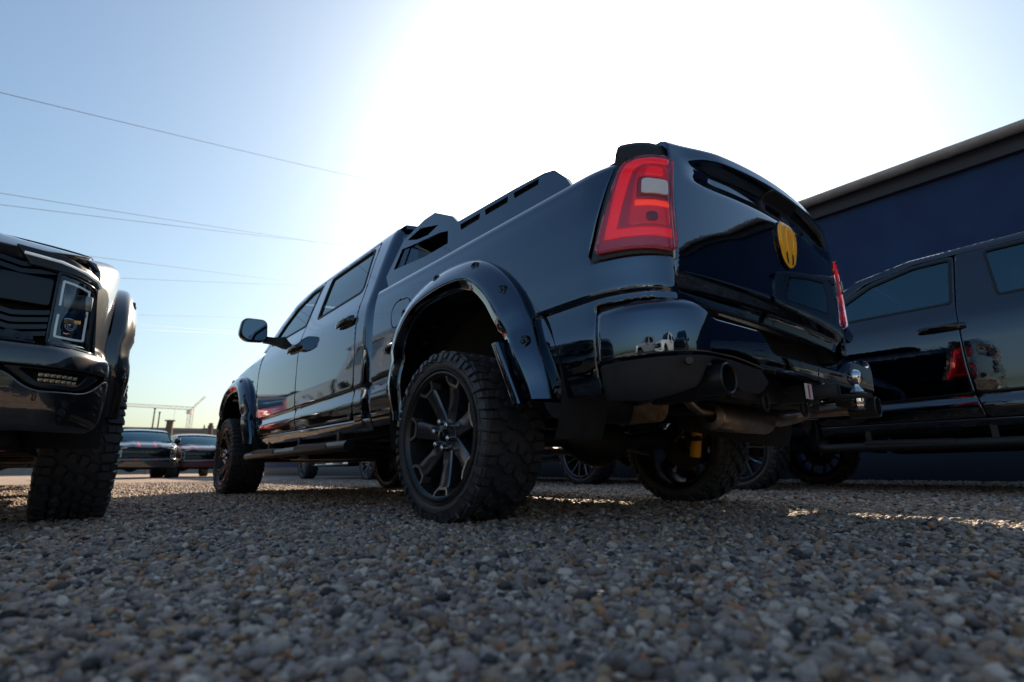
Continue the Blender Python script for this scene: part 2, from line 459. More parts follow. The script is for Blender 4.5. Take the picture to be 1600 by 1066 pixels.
def frontf(off=0):
    def f(s, z):
        k = min(1, max(0, (s-4.75)/.3)); o = _FO(z)*k+off; s = s-.11*k*k*(3-2*k); w_ = (1.016 if z < 1.2 else min(1.016, W(min(z, 1.36))))+taper(4.72)
        if s <= 4.72:
            b = min(1, max(0, (s-4.3)/.42)); return (-((W2(s, z)*(1-b)+w_*b-taper(4.72)*b)+taper(s)+off), s, z)
        p = (s-4.72)/.525*PI/2
        if p <= PI/2:
            c, q = math.cos(p), math.sin(p)
            return (-(w_-.25*(1-c)+o*c), 4.72+.42*q+o*q, z)
        x = -(w_-.25)+(s-5.245); return (x, 5.14+.06*(1-(x/.74)**2)+o, z)
    return f
S0 = 6.10      # where the front curve meets the centre line (about)
_HE = pchip([3.5, 3.7, 4.2, 4.7, 5.0, 5.12, 5.25], [1.415, 1.405, 1.36, 1.28, 1.20, 1.145, 1.06])
def fenf(s, v):
    y = frontf()(s, .9)[1]; vt = _HE(min(y, 5.1))-.065
    if v <= vt: return frontf()(s, v)
    a = (v-vt)/.055; p = frontf()(s, vt)
    c = -1 if True else 0
    if a < PI/2: return (p[0]+.055*(1-math.cos(a)), p[1], vt+.055*math.sin(a))
    return (p[0]+.055+(a-PI/2)*.055, p[1], vt+.055)
def hoodf(x, t):
    yf = 5.165-.05*(x/.66)**2-(.9*max(0, abs(x)-.66)**2)*4
    y = 3.58+t*(yf-3.58); k = 1-(x/.86)**2
    b = math.exp(-((abs(x)-.42)/.10)**2)*.018
    z = _HE(y)-.004+.045*k+b-(.03*k)*max(0, t-.9)/.1
    return (x, y, z)

ARCH_O = spline([(.57, .50), (.625, .65), (.635, .80), (.575, 1.0), (.44, 1.14), (.25, 1.222), (.03, 1.252), (-.2, 1.225), (-.37, 1.135), (-.51, .985), (-.60, .79), (-.655, .64), (-.685, .50)], 4)
ARCH_I = spline([(.43, .50), (.445, .65), (.43, .79), (.37, .95), (.25, 1.045), (.08, 1.078), (-.08, 1.078), (-.20, 1.055), (-.30, .975), (-.375, .87), (-.46, .74), (-.54, .61), (-.60, .50)], 4)
def flare(mirror_y=False):
    rings = []
    for (oy, oz), (iy, iz) in zip(ARCH_O, ARCH_I):
        L = lambda t: (oy+(iy-oy)*t, oz+(iz-oz)*t); cy, cz = 0, .62; r = []
        wo = W(min(max(oz, .56), 1.3))
        sec = [(0, wo-.03), (0, wo+.010), (.012, wo+.026), (.05, wo+.038), (.16, wo+.054), (.32, wo+.070), (.50, wo+.083), (.60, wo+.088), (.66, wo+.0875), (.72, wo+.084), (.86, wo+.075), (.97, wo+.067), (1.0, wo+.061), (1.0, wo+.02), (.97, wo-.10)]
        for t, x in sec:
            y, z = L(t); r.append((-x, -y if mirror_y else y, z))
        rings.append(r)
    m = fix_normals(loft(rings)); 
    # outward: normals should point to -x on the broad face
    return m
def at_flare(k, t):
    oy, oz = ARCH_O[k]; iy, iz = ARCH_I[k]
    return oy+(iy-oy)*t, oz+(iz-oz)*t

# ------------------------------------------------------------------ wheels (outer face towards -x, hub at the origin)
def tyre_mt():
    h = TW/2
    prof = [(-h+.045, .288), (-h+.018, .297), (-h+.004, .315), (-h-.004, .340), (-h+.002, .362), (-h+.014, .373), (-h+.035, .377), (-h+.08, .378), (0, .379),
            (h-.08, .378), (h-.035, .377), (h-.014, .373), (h-.002, .362), (h+.004, .34), (h-.004, .315), (h-.018, .297), (h-.045, .288)]
    m = lathe(prof, 72); m = fix_normals(m)
    N = 26; dt = 2*PI/N
    def lug(poly, r0, r1, shrink=.9):
        """poly: (theta, axial) corners"""
        n = len(poly); c = np.mean(poly, 0); vs = []
        for (t, a) in poly: vs.append((a, r0*math.cos(t), r0*math.sin(t)))
        for (t, a) in poly:
            t2, a2 = c[0]+(t-c[0])*shrink, c[1]+(a-c[1])*shrink
            vs.append((a2, r1*math.cos(t2), r1*math.sin(t2)))
        q = MB().add(vs, [tuple(range(n, 2*n))]+[(i, (i+1) % n, n+(i+1) % n, n+i) for i in range(n)], flat=True)
        m.merge(fix_flat(q, (0, 0, 0)))
    for i in range(N):
        t = i*dt
        for sg in (-1, 1):
            tt = t+(dt*.5 if sg > 0 else 0)
            P = lambda u, a: (tt+sg*u*dt, sg*a)
            # centre blocks: hooked S shapes
            lug([P(.02, .008), P(.50, .004), P(.62, .030), P(.44, .046), P(.20, .050), P(.06, .034)], .372, .4005, .86)
            lug([P(.40, .052), P(.70, .036), P(.98, .058), P(.90, .088), P(.56, .092), P(.44, .074)], .372, .4005, .86)
            # shoulder lugs, alternately long and short, wrapping onto the sidewall
            lo = .0 if i % 2 else .008
            lug([P(.02, .084), P(.36, .098), P(.40, h-.012+lo*.3), P(.34, h-.004), P(-.08, h-.004), P(-.10, .104)], .370, .3985, .88)
            lug([P(.50, .100), P(.88, .104), P(.86, h-.020), P(.50, h-.020)], .370, .3975, .86)
            # side biters
            a0 = tt
            for (u0, u1, r0, r1, d) in ((-.08, .36, .336 if i % 2 else .352, .394, .015), (.50, .86, .358, .389, .012)):
                vs = []
                for x, sh in ((sg*(h-.006), 1.0), (sg*(h+d), .8)):
                    for (u, r) in ((u0, r1), (u1, r1), (u1-.06, r0), (u0+.06, r0)):
                        cu = (u0+u1)/2; uu = cu+(u-cu)*sh; rr = (r0+r1)/2+(r-(r0+r1)/2)*sh
                        th = a0+sg*uu*dt; vs.append((x-sg*.014*max(0, (rr-.37)/.02), rr*math.cos(th), rr*math.sin(th)))
                q = MB().add(vs, [(4, 5, 6, 7), (0, 1, 5, 4), (1, 2, 6, 5), (2, 3, 7, 6), (3, 0, 4, 7)], flat=True)
                m.merge(fix_flat(q, (sg*(h-.05), .37*math.cos(a0), .37*math.sin(a0))))
    # raised rings and a run of raised letter-like blocks on the sidewall
    for sg in (-1, 1):
        for r in (.309, .346):
            m.merge(fix_normals(lathe([(sg*(h-.003), r-.003), (sg*(h+.0065), r-.0012), (sg*(h+.0065), r+.0012), (sg*(h-.003), r+.003)], 72)))
    return m
def fix_flat(q, c):
    """orient the faces of a small convex block away from the axis / its middle"""
    V = np.array(q.v); mid = V.mean(0); F = []
    for f in q.f:
        p, r, d = V[f[0]], V[f[1]], V[f[2]]; n = np.cross(r-p, d-p)
        F.append(f if n @ (V[list(f)].mean(0)-mid) >= 0 else tuple(reversed(f)))
    q.f = F; return q
RIMP = [(-.150, .300), (-.162, .2985), (-.163, .290), (-.152, .284), (-.146, .276), (-.10, .268), (-.04, .262), (.10, .262), (.15, .29), (.16, .30)]
def rim_barrel():
    return fix_normals(lathe(RIMP, 64))
def spoke7():
    """seven broad flat spokes falling in towards the hub; each ends in a forked, machined U at the rim"""
    m = MB()
    m.merge(fix_normals(lathe([(-.112, .0), (-.112, .055), (-.106, .078), (-.085, .088), (-.05, .09), (-.05, 0)], 40)))
    for k in range(7):
        a = 2*PI*k/7+.16
        st = [(.070, .037, -.104), (.105, .036, -.106), (.15, .037, -.112), (.195, .041, -.121), (.225, .044, -.129), (.240, .038, -.134)]
        rings = []
        for r, hw, x in st:
            pf = [(-hw-.010, x+.06), (-hw, x+.006), (-hw*.80, x), (hw*.80, x), (hw, x+.006), (hw+.010, x+.06)]
            rings.append([(xx, r*math.cos(a)-t*math.sin(a), r*math.sin(a)+t*math.cos(a)) for t, xx in pf])
        m.merge(fix_normals(loft(rings, closed=True, cap=True)))
        # dark pocket floor between the prongs
        rings = [[(xx, r*math.cos(a)-t*math.sin(a), r*math.sin(a)+t*math.cos(a)) for t, xx in ((-h, x+.05), (-h, x), (h, x), (h, x+.05))] for r, h, x in ((.23, .03, -.112), (.285, .055, -.125))]
        m.merge(fix_normals(loft(rings, closed=True, cap=True)))
    return m
def spoke_fork():
    """one machined fork: a flat bar bent into a U, open to the rim"""
    P = [(.287, -.064, -.152), (.256, -.055, -.144), (.236, -.034, -.136), (.236, .034, -.136), (.256, .055, -.144), (.287, .064, -.152)]
    In = [(.287, -.050, -.152), (.260, -.043, -.144), (.2475, -.027, -.138), (.2475, .027, -.138), (.260, .043, -.144), (.287, .050, -.152)]
    rings = []
    for (r, t, x), (r2, t2, x2) in zip(P, In):
        rings.append([(x+.05, r, t), (x, r, t), (x2, r2, t2), (x2+.03, r2, t2)])
    return fix_normals(loft(rings, closed=True, cap=True))
def spoke6(split=True):
    m = MB()
    m.merge(fix_normals(lathe([(-.125, .0), (-.125, .05), (-.115, .085), (-.06, .09), (-.06, 0)], 40)))
    for k in range(6):
        for sg in (-1, 1):
            a = 2*PI*k/6
            st = [(.07, sg*.018, .014, -.115), (.15, sg*.026, .013, -.13), (.22, sg*.050, .014, -.142), (.282, sg*.078, .016, -.15)]
            rings = []
            for r, c, hw, x in st:
                pf = [(c-hw, x+.05), (c-hw, x+.008), (c-hw*.6, x), (c+hw*.6, x), (c+hw, x+.008), (c+hw, x+.05)]
                rings.append([(xx, r*math.cos(a)-t*math.sin(a), r*math.sin(a)+t*math.cos(a)) for t, xx in pf])
            m.merge(fix_normals(loft(rings, closed=True, cap=True)))
    return m
def lugnut():
    return fix_normals(lathe([(-.034, 0), (-.034, .007), (-.030, .0125), (-.022, .0145), (0, .0155), (.012, .0165)], 12))
def hubcap():
    return fix_normals(lathe([(-.030, 0), (-.030, .018), (-.026, .026), (0, .03), (.01, .031)], 32))
def disc():
    return fix_normals(lathe([(-.012, .06), (-.012, .175), (.012, .175), (.012, .06)], 40))

def make_wheel(truck, x, y, style, R=None, rz=0.0):
    rm = {'mt': MT['rim'], 'chrome': MT['rim'], 'six': MT['rim'], 'bright': MT['chrome']}[style]
    sp = cached('spoke7', spoke7) if style == 'mt' else cached('spoke6', spoke6)
    wheel = obj('wheel', sp, rm, truck, (x, y, RT-.004), (random.uniform(0, 6.28) if style != 'mt' else 0, 0, rz if x < 0 else PI+rz))
    obj('tyre', cached('tyre', tyre_mt), MT['tyre'], wheel)
    obj('rim', cached('rim', rim_barrel), MT['satin'] if style == 'mt' else rm, wheel)
    obj('brake_disc', cached('disc', disc), MT['frame'], wheel)
    if style == 'mt': [obj('spoke_fork', cached('spoke_fork', spoke_fork), MT['fork'], wheel, None, (2*PI*k/7+.16, 0, 0)) for k in range(7)]
    obj('hub_cap', cached('hubcap', hubcap), MT['gloss'], wheel, (-.112, 0, 0))
    for k in range(6):
        a = 2*PI*k/6+.3
        obj('lug_nut', cached('lugnut', lugnut), MT['chrome'], wheel, (-.112, .062*math.cos(a), .062*math.sin(a)))
    return wheel

# ------------------------------------------------------------------ panels
LEFT = (-1, 0, 0)
def outl(s, z): return (-1, -.8 if s < -.9 else 0, .6 if z > 1.38 else 0)
def P_door_front():
    o = smooth_poly([(2.318, .562), (2.352, .70, .2), (2.372, .95, .1), (2.372, 1.42, .05), (2.335, 1.872, .04), (2.60, 1.872, .2), (2.97, 1.785, .2), (3.24, 1.605, .0), (3.475, 1.425, .03), (3.515, 1.25, .1), (3.515, .90, .1), (3.46, .60, .05), (3.43, .562)], .03)
    h = smooth_poly([(2.395, 1.462), (2.365, 1.842), (2.61, 1.840), (2.93, 1.755), (3.12, 1.64), (3.345, 1.462)], .02)
    return o, h
def P_door_rear():
    o = smooth_poly([(1.212, .62, .05), (1.212, 1.42, .05), (1.262, 1.882, .05), (2.325, 1.874, .02), (2.362, 1.42, .05), (2.362, .95, .1), (2.342, .70, .2), (2.308, .562), (1.26, .562, .05)], .03)
    h = smooth_poly([(1.262, 1.478, .06), (1.335, 1.850, .04), (2.145, 1.846), (2.112, 1.462)], .025)
    return o, h
def B_door(which):
    o, h = (P_door_front if which == 'f' else P_door_rear)()
    return skin(o, cabf(), LEFT, .04, [h], feat=_ZC)
def B_glass(which):
    o, h = (P_door_front if which == 'f' else P_door_rear)()
    c = np.mean(h, 0); hh = [tuple(c+(np.array(p)-c)*1.03) for p in h]
    return skin(hh, cabf(-.010), LEFT, .08, roll=0, rim=False)
def B_seal(which):
    o, h = (P_door_front if which == 'f' else P_door_rear)()
    h = np.array(h); c = h.mean(0); 
    t = np.roll(h, -1, 0)-np.roll(h, 1, 0); t /= np.linalg.norm(t, axis=1)[:, None]+1e-9; n = np.stack([t[:, 1], -t[:, 0]], 1)
    if ((h+n*.01-c)**2).sum() < ((h-c)**2).sum(): n = -n
    return skin([tuple(p) for p in h+n*.013], cabf(.0035), LEFT, .04, [[tuple(p) for p in h-n*.006]], depth=.02, roll=0)
def B_cab_frame():
    o = [(.90, .50), (1.205, .50), (1.206, 1.42), (1.256, 1.888), (2.33, 1.880), (2.60, 1.878), (2.97, 1.792), (3.24, 1.612), (3.482, 1.432), (3.60, 1.432), (3.34, 1.648), (3.03, 1.84), (2.62, 1.928), (1.9, 1.944), (1.2, 1.94), (.90, 1.915)]
    return skin(o, cabf(), LEFT, .035, feat=_ZC)
def B_rocker():
    o = [(.96, .475), (3.45, .475), (3.45, .554), (.96, .554)]
    return skin(o, lambda s, z: side(s, z, -.006 if z < .55 else 0), LEFT, .04)
BED_O = [(.945, .50), (.945, 1.56), (-1.03, 1.56), (-1.04, 1.425), (-.985, 1.36), (-.885, 1.02), (-.905, .985), (-1.238, .985), (-1.238, .822), (-.90, .822), (-.885, .50), (-.66, .50)]
FUEL = smooth_poly([(.47, 1.075), (.47, 1.215, .05), (.65, 1.225, .05), (.70, 1.16, .05), (.675, 1.06, .05)], .05)
def B_bed_side(fuel):
    arch = [(y*1.0, z) for y, z in zip(*[np.array([(oy*.45+iy*.55, oz*.45+iz*.55) for (oy, oz), (iy, iz) in zip(ARCH_O, ARCH_I)])[:, k] for k in (0, 1)])]
    arch = [(float(y), float(z)) for y, z in arch][::-1]
    o = BED_O[:-1]+arch
    o = smooth_poly(o[:4], 0)+smooth_poly(BED_O, 0)[4:11]+arch
    h = []
    if fuel:
        F = np.array(FUEL); c = F.mean(0); h = [[tuple(c+(p-c)*1.045) for p in F]]
    return skin(o, bedf(), outl, .033, h, feat=_ZC)
def B_fuel(): return skin(FUEL, bedf(.0005), LEFT, .03, depth=.012)
LAMP = smooth_poly([(-.918, 1.012, .015), (-1.232, 1.002, .02), (-1.232, 1.395, .05), (-1.075, 1.405, .05), (-1.015, 1.36, .05)], .02)
LAMPC = np.array([-1.10, 1.20])
def lampoly(k, dx=0, dz=0): return [tuple(LAMPC+(np.array(p)-LAMPC)*np.array(k)+np.array((dx, dz))) for p in LAMP]
def B_lamp_bezel(): return skin([(-.89, .988), (-1.243, .988), (-1.243, 1.50), (-1.0, 1.50), (-.985, 1.36)], bedf(-.004), outl, .03, depth=.03, roll=.002)
def capf(s, v):
    if v <= 1.425: p = bedf(-.012)(s, 1.335); return (p[0], p[1], v)
    a = (v-1.425)/.062
    if a < PI/2: o, z = -.012-.062*(1-math.cos(a)), 1.425+.062*math.sin(a)
    else: o, z = -.074-(v-1.425-.0974), 1.487
    p = bedf(o)(s, 1.335); return (p[0], p[1], z)
def B_lamp_cap():
    return skin(smooth_poly([(-.985, 1.372, .02), (-1.2455, 1.372, 0), (-1.2455, 1.60, 0), (-1.04, 1.60, .03), (-1.0, 1.45, .05)], .012), capf, (-.5, -.5, 1), .012)
def B_lamp_lens(): return skin(lampoly((1, 1)), bedf(.012), outl, .02, depth=.025, roll=.006)
def band(outer, inner, off, res=.015): return skin(outer, bedf(off), outl, res, [inner], depth=.006, roll=.002)
def B_pipe():
    o = smooth_poly([(-.955, 1.055), (-1.215, 1.05), (-1.215, 1.085), (-1.0, 1.09), (-1.062, 1.33), (-1.10, 1.352), (-1.205, 1.352), (-1.205, 1.383), (-1.085, 1.386), (-1.045, 1.365), (-1.02, 1.33)], .008)
    return skin(o, bedf(.017), outl, .015, depth=.006, roll=.002)
def B_lamp_inner(): return skin(smooth_poly([(-1.035, 1.098), (-1.21, 1.095), (-1.205, 1.343), (-1.11, 1.345), (-1.078, 1.325)], .015), bedf(.0145), outl, .015, depth=.004, roll=.001)
def B_lamp_rev(): return skin(smooth_poly([(-1.088, 1.215), (-1.195, 1.21), (-1.195, 1.272), (-1.092, 1.278)], .014), bedf(.0315), outl, .012, depth=.012, roll=.003)
def B_lamp_revframe(): return skin(smooth_poly([(-1.072, 1.2), (-1.207, 1.195), (-1.207, 1.285), (-1.078, 1.293)], .018), bedf(.018), outl, .015, depth=.005, roll=.002)
def B_lamp_amber(): return skin(smooth_poly([(-1.065, 1.172), (-1.207, 1.168), (-1.207, 1.19), (-1.067, 1.196)], .006), bedf(.018), outl, .012, depth=.005, roll=.001)
def B_lamp_upper(): return skin(smooth_poly([(-1.10, 1.298), (-1.185, 1.296), (-1.175, 1.335), (-1.115, 1.337)], .014), bedf(.0165), outl, .012, depth=.004, roll=.001)
def B_tailgate(): return skin([(-.822, 0), (-.822, 1.10), (.822, 1.10), (.822, 0)], tgf(), (0, -1, .3), .03)
def B_bumper_gloss():
    o = smooth_poly([(0, .60), (0, .795, .02), (.33, .812, .05), (.40, .80, .04), (.47, .748, .02), (.50, .737, .02), (.80, .735, .02), (.875, .658, .02), (1.278, .655, 0), (1.278, .592, 0), (.80, .592), (.60, .612, .03), (.42, .612, .05), (.2, .603, .05)], .02)
    return skin(o, bumf(), lambda s, z: (-1 if s < .3 else 0, -1 if s > .2 else 0, 0), .025, depth=.09, roll=.006)
def B_valance():
    o = smooth_poly([(.006, .47, .02), (.004, .590, 0), (.2, .594, .05), (.42, .603, .05), (.60, .603, .03), (.80, .584), (.86, .545), (.80, .50), (.66, .50), (.615, .53), (.595, .575), (.55, .598), (.495, .598), (.45, .575), (.425, .52), (.40, .495), (.30, .468), (.20, .452)], .012)
    return skin(o, bumf(-.006), lambda s, z: (-1 if s < .3 else 0, -1 if s > .2 else 0, 0), .02, depth=.07, roll=.006)
def B_step(): return fix_normals(loft([[(x, y, z) for x, y, z in [(xx, -1.245, .664), (xx, -1.255, .670), (xx, -1.13, .672), (xx, -1.10, .66)]] for xx in np.linspace(-.36, .36, 9)], closed=True, cap=True))

def build_pickup(name, label, loc, rz, paint_m, group=None, wheels='mt', flares=True, board='black', front=True, chase=False, stripes=None, letters=False, rear=True, interior=True, steer=0.0, bumper_m=None, board_m=None, glass_m=None, fold=False, mirror_dy=0.0):
    T = empty(name, loc, rz); tag(T, label, 'pickup truck', group)
    G = glass_m or MT['glass']
    def both(nm, key, build, m, parent=None, label=None):
        """left panel and its mirrored right twin; returns both"""
        r = []
        for sd_ in (0, 1):
            k = key+('_r' if sd_ else '')
            if k not in CACHE:
                if key+'_mb' not in CACHE: CACHE[key+'_mb'] = build()
                mb = CACHE[key+'_mb']; CACHE[k] = (mb.mirror() if sd_ else mb).mesh(nm)
            p = parent[sd_] if isinstance(parent, (list, tuple)) else (parent or T)
            o = obj(nm, CACHE[k], m, p)
            if label: o['label'] = label
            r.append(o)
        return r
    def one(nm, key, build, m, parent=None): return obj(nm, cached(key, build), m, parent or T)
    # doors with windows, seals, handles
    for q, hy in (('f', 2.325), ('r', 1.235)):
        d = both('door', 'door_'+q, lambda q=q: B_door(q), paint_m)
        both('window', 'glass_'+q, lambda q=q: B_glass(q), G, d)
        both('window_trim', 'seal_'+q, lambda q=q: B_seal(q), MT['trim'], d)
        def handle(hy=hy):
            m = loft([[(-(1.018+.034*k), hy+u, 1.262+zz) for (u, zz, k) in row] for row in
                      [[(0.0+a*.30, c*hh, .25+1.0*math.sin(min(1, max(0, (a*1.0)))*PI)**.35*kk) for a in np.linspace(0, 1, 12)] for (c, hh, kk) in ((-1, .019, .0), (-1, .022, .8), (-.35, .022, 1), (.5, .022, 1), (1, .02, .75), (1, .017, .0))]])
            return fix_normals(m)
        both('handle', 'handle_'+q, handle, MT['gloss'], d)
        both('handle_cup', 'cup_'+q, lambda hy=hy: skin(smooth_poly([(hy+.03, 1.235), (hy+.27, 1.235), (hy+.27, 1.292), (hy+.03, 1.292)], .025), cabf(.0015), LEFT, .02, depth=.003, roll=0), MT['satin'], d)
    cf = both('cab_frame', 'cab_frame', B_cab_frame, paint_m)
    both('rocker_panel', 'rocker', B_rocker, paint_m)
    both('bed_side', 'bed_side', lambda: B_bed_side(True), paint_m)
    both('fuel_door', 'fuel_door', B_fuel, paint_m) if False else obj('fuel_door', cached('fuel_door', B_fuel), paint_m, T)
    # roof, windscreen, rear window
    def roof():
        rows = []
        for y in [.925, .93, .95, 1.0, 1.1, 1.3, 1.6, 1.9, 2.2, 2.5, 2.7, 2.85, 2.98, 3.02]:
            zs = float(np.interp(y, [.92, 1.2, 1.9, 2.62, 3.03], [1.905, 1.938, 1.942, 1.926, 1.842])); r = []
            e = -.03 if y < .928 else 0
            for t in np.linspace(-1, 1, 25):
                x = (W(zs)-.004)*t; r.append((x, y, zs-.003+(.055*(1-t*t)**.8)+e))
            rows.append(r)
        return loft(rows)
    rf = one('roof', 'roof', roof, paint_m)
    def wind():
        rows = []
        for t in np.linspace(0, 1, 8):
            y = 3.01+t*(3.83-3.01); z = 1.865-.43*t-.03*math.sin(t*PI)*-1; r = []
            for u in np.linspace(-1, 1, 15): r.append((u*(.80+.10*t), y-.10*t*abs(u)**2.2-.02*u*u, z-.035*u*u*(1-t)))
            rows.append(r)
        return loft(rows)
    one('windscreen', 'windscreen', wind, glass_m or MT['glass_lt'])
    def cabback():
        return skin(smooth_poly([(-.86, .80), (-.86, 1.42), (-.80, 1.88), (.80, 1.88), (.86, 1.42), (.86, .80)], .05), lambda x, z: (x, .962+.02*max(0, z-1.4), z), (0, -1, 0), .06, [smooth_poly([(-.72, 1.47), (-.68, 1.83), (.68, 1.83), (.72, 1.47)], .05)])
    cb = one('cab_back', 'cab_back', cabback, paint_m)
    one('rear_window', 'rear_window', lambda: box(-.74, .74, .985, .99, 1.45, 1.85), G)
    # mirrors
    def mirror():
        rings = []
        for k, (yy, sc) in enumerate([(2.955, .90), (2.965, .98), (3.0, 1.0), (3.05, .93), (3.09, .7), (3.105, .3)]):
            P = smooth_poly([(-1.365, 1.44), (-1.345, 1.605), (-1.13, 1.615), (-1.115, 1.40), (-1.30, 1.385)], .06, 6); c = np.array((-1.24, 1.505))
            rings.append([(c[0]+(p[0]-c[0])*sc, yy, c[1]+(p[1]-c[1])*sc) for p in P])
        return fix_normals(loft(rings, closed=True, cap=True))
    mi = both('mirror', 'mirror', mirror, MT['gloss'])
    both('mirror_glass', 'mirror_glass', lambda: plate(smooth_poly([(-1.345, 1.45), (-1.33, 1.59), (-1.145, 1.60), (-1.13, 1.415), (-1.29, 1.40)], .05), [], frameM((0, 2.956, 0), (1, 0, 0), (0, 0, 1)), .004), MT['mirror'], mi)
    both('mirror_arm', 'mirror_arm', lambda: fix_normals(loft([[(x, 3.03+dy*s, 1.435+dz*s) for dy, dz in ((-.05, -.035), (-.05, .03), (.05, .035), (.05, -.03))] for x, s in ((-.955, 1.5), (-1.0, 1.15), (-1.06, .9), (-1.13, .85))], closed=True, cap=True)), MT['plastic'], mi)
    for o in mi: o.location.y = mirror_dy
    if fold:
        for o, sg in zip(mi, (-1, 1)):
            pv = Vector((sg*1.0, 3.03, 0)); o.matrix_local = Matrix.Translation(pv) @ Matrix.Rotation(-sg*1.25, 4, 'Z') @ Matrix.Translation(-pv)
    # hood, fenders
    def hood():
        o = smooth_poly([(-.858, 0), (-.858, .99, .02), (-.7, 1.0, .05), (0, 1.0, 0), (.7, 1.0, .05), (.858, .99, .02), (.858, 0)], .02)
        return skin(o, hoodf, (0, .2, 1), .06, depth=.05)
    hd = one('hood', 'hood', hood, paint_m)
    def fender():
        arch = [(WB+(oy*.45+iy*.55), oz*.45+iz*.55) for (oy, oz), (iy, iz) in zip(ARCH_O, ARCH_I)]
        top = [(s, _HE(min(frontf()(s, .9)[1], 5.1))-.065+.135) for s in np.linspace(3.525, 5.08, 14)]
        o = [(3.525, .56)]+top+[(5.10, 1.05), (5.095, .75), (4.98, .75), (4.975, .50)]+arch
        return skin(o, fenf, (-1, .3, .3), .045)
    both('fender', 'fender', fender, paint_m)
    # wheels
    for x in (-1, 1):
        make_wheel(T, x*.955, 0, wheels); make_wheel(T, x*.955, WB, wheels, rz=steer)
    # wheel wells, chassis and inner shell
    def well():
        rows = []
        for x in (-1.02, -.95, -.9, -.75, -.62, -.5, -.4):
            kk = 1-.55*max(0, (x+.75)/.35)
            rows.append([(x, .66*kk*math.cos(a)*(1 if a < PI/2 else 1.1), .55+.56*kk*math.sin(a)*1.05+.03*math.sin(9*a)*(1 if x > -.95 else 0)*.4) for a in np.linspace(-.35, PI+.35, 48)])
        return loft(rows)
    both('wheel_liner', 'well_r', well, MT['liner'])
    both('wheel_liner', 'well_f', lambda: (lambda m: m.xf(Matrix.Translation((0, WB, 0))))(well()), MT['liner'])
    def shell():
        m = box(-.50, .50, -.80, 4.95, .60, .86); m.merge(box(-.90, .90, .72, 3.50, .56, .90)); m.merge(box(-.9, .9, -1.0, -.70, .75, .9)); m.merge(box(-.80, .80, 4.9, 5.06, .45, 1.05))
        m.merge(box(-.93, -.80, -1.06, -.80, .80, 1.37)); m.merge(box(.80, .93, -1.06, -.80, .80, 1.37)); m.merge(box(-.97, .97, 3.52, 3.6, .56, 1.3)); m.merge(box(-.5, .5, 3.6, 4.9, .86, 1.2)); return m  # unseen dark boxes added behind the tail lights to stop light leaking through
    one('underbody_light_block', 'underbody_light_block', shell, MT['dark'])
    def rails():
        m = MB()
        for s in (-1, 1): m.merge(box(s*.46-.04, s*.46+.04, -1.08, 5.0, .505, .60, .008))
        for y in (-.95, -.45, .75, 1.8, 2.9, 3.7, 4.85): m.merge(box(-.45, .45, y-.04, y+.04, .52, .585, .008))
        return m
    one('chassis', 'chassis', rails, MT['frame'])
    def axle():
        m = tube([(-.80, 0, .395), (.80, 0, .395)], .042, 16)
        rs = [(-.30, .045), (-.2, .09), (-.1, .14), (0, .16), (.1, .13), (.18, .08), (.26, .045)]
        m.merge(fix_normals(lathe(rs, 24)).xf(Matrix.Translation((.02, 0, .395))))
        m.merge(tube([(.02, .1, .41), (.02, 3.0, .56)], .04, 12)); return m
    one('rear_axle', 'rear_axle', axle, MT['frame'])
    one('front_axle', 'front_axle', lambda: tube([(-.8, WB, .40), (.8, WB, .40)], .035, 12).merge(box(-.35, .35, WB-.35, WB+.3, .36, .5, .03)), MT['frame'])
    # bed
    def bed():
        m = box(-.40, .40, -1.06, .93, .86, .90)
        for s in (-1, 1): m.merge(box(s*.925-.025, s*.925+.025, -1.04, .93, 1.18, 1.40))
        m.merge(box(-.93, .93, .90, .935, .90, 1.40)); return m
    one('cargo_bed', 'cargo_bed', bed, MT['plastic'])
    # flares
    if flares:
        rear_f = both('fender_flare', 'flare_r', lambda: flare(), paint_m)
        def ff(): return flare().xf(Matrix.Translation((0, WB, 0)))
        front_f = both('fender_flare', 'flare_f', lambda: fix_normals(ff()), paint_m)
        bolt_idx = [5, 15, 22, 29, 35, 41]
        for fl, cy, sg in ((rear_f, 0, 1), (front_f, WB, 1)):
            for sd_ in (0, 1):
                for k in bolt_idx:
                    y, z = at_flare(min(k, len(ARCH_O)-1), .30); x = W(min(max(ARCH_O[k][1], .56), 1.3))+.066
                    bo = obj('bolt', cached('flare_bolt', lambda: fix_normals(lathe([(-.009, 0), (-.009, .009), (-.005, .0125), (.001, .013), (.002, .020), (-.004, .024), (-.003, .029), (.004, .031), (.016, .032)], 16))), MT['bolt'], fl[sd_], ((-x+.004) if sd_ == 0 else x-.004, cy+sg*y, z), (0, 0, 0 if sd_ == 0 else PI))
        # small upright splash lip on the rear edge of the arch
        both('flare_lip', 'flare_lip', lambda: fix_normals(loft([[(-(1.085+a), -.435-.135*t+b, .755-.27*t) for a, b in ((0, .016), (.030, .02), (.036, -.005), (.030, -.025), (0, -.025))] for t in np.linspace(0, 1, 6)], closed=True, cap=True)), paint_m, rear_f)
    # running boards
    if board:
        bm_ = board_m or MT['satin']
        def brd():
            P = [(-.93, 3.46, .43), (-1.02, 3.45, .385), (-1.075, 3.40, .372), (-1.08, 3.2, .374), (-1.08, 1.3, .388), (-1.08, 1.09, .388), (-1.079, 1.07, .388)]
            return tube(P, .036, 14)
        br = both('running_board', 'board', brd, bm_)
        for y0, y1 in ((2.50, 3.10), (1.36, 1.98)):
            both('step_pad', 'pad%d' % int(y0*100), lambda y0=y0, y1=y1: fix_normals(loft([[(x, y, z0_+dz) for (x, dz) in ((-1.12, -.012), (-1.118, .008), (-1.09, .02), (-1.0, .02), (-.99, .0))] for y, z0_ in ((y0, .392), (y0+.03, .401), (y1-.03, .408), (y1, .4))], closed=True, cap=True)), MT['plastic'], br)
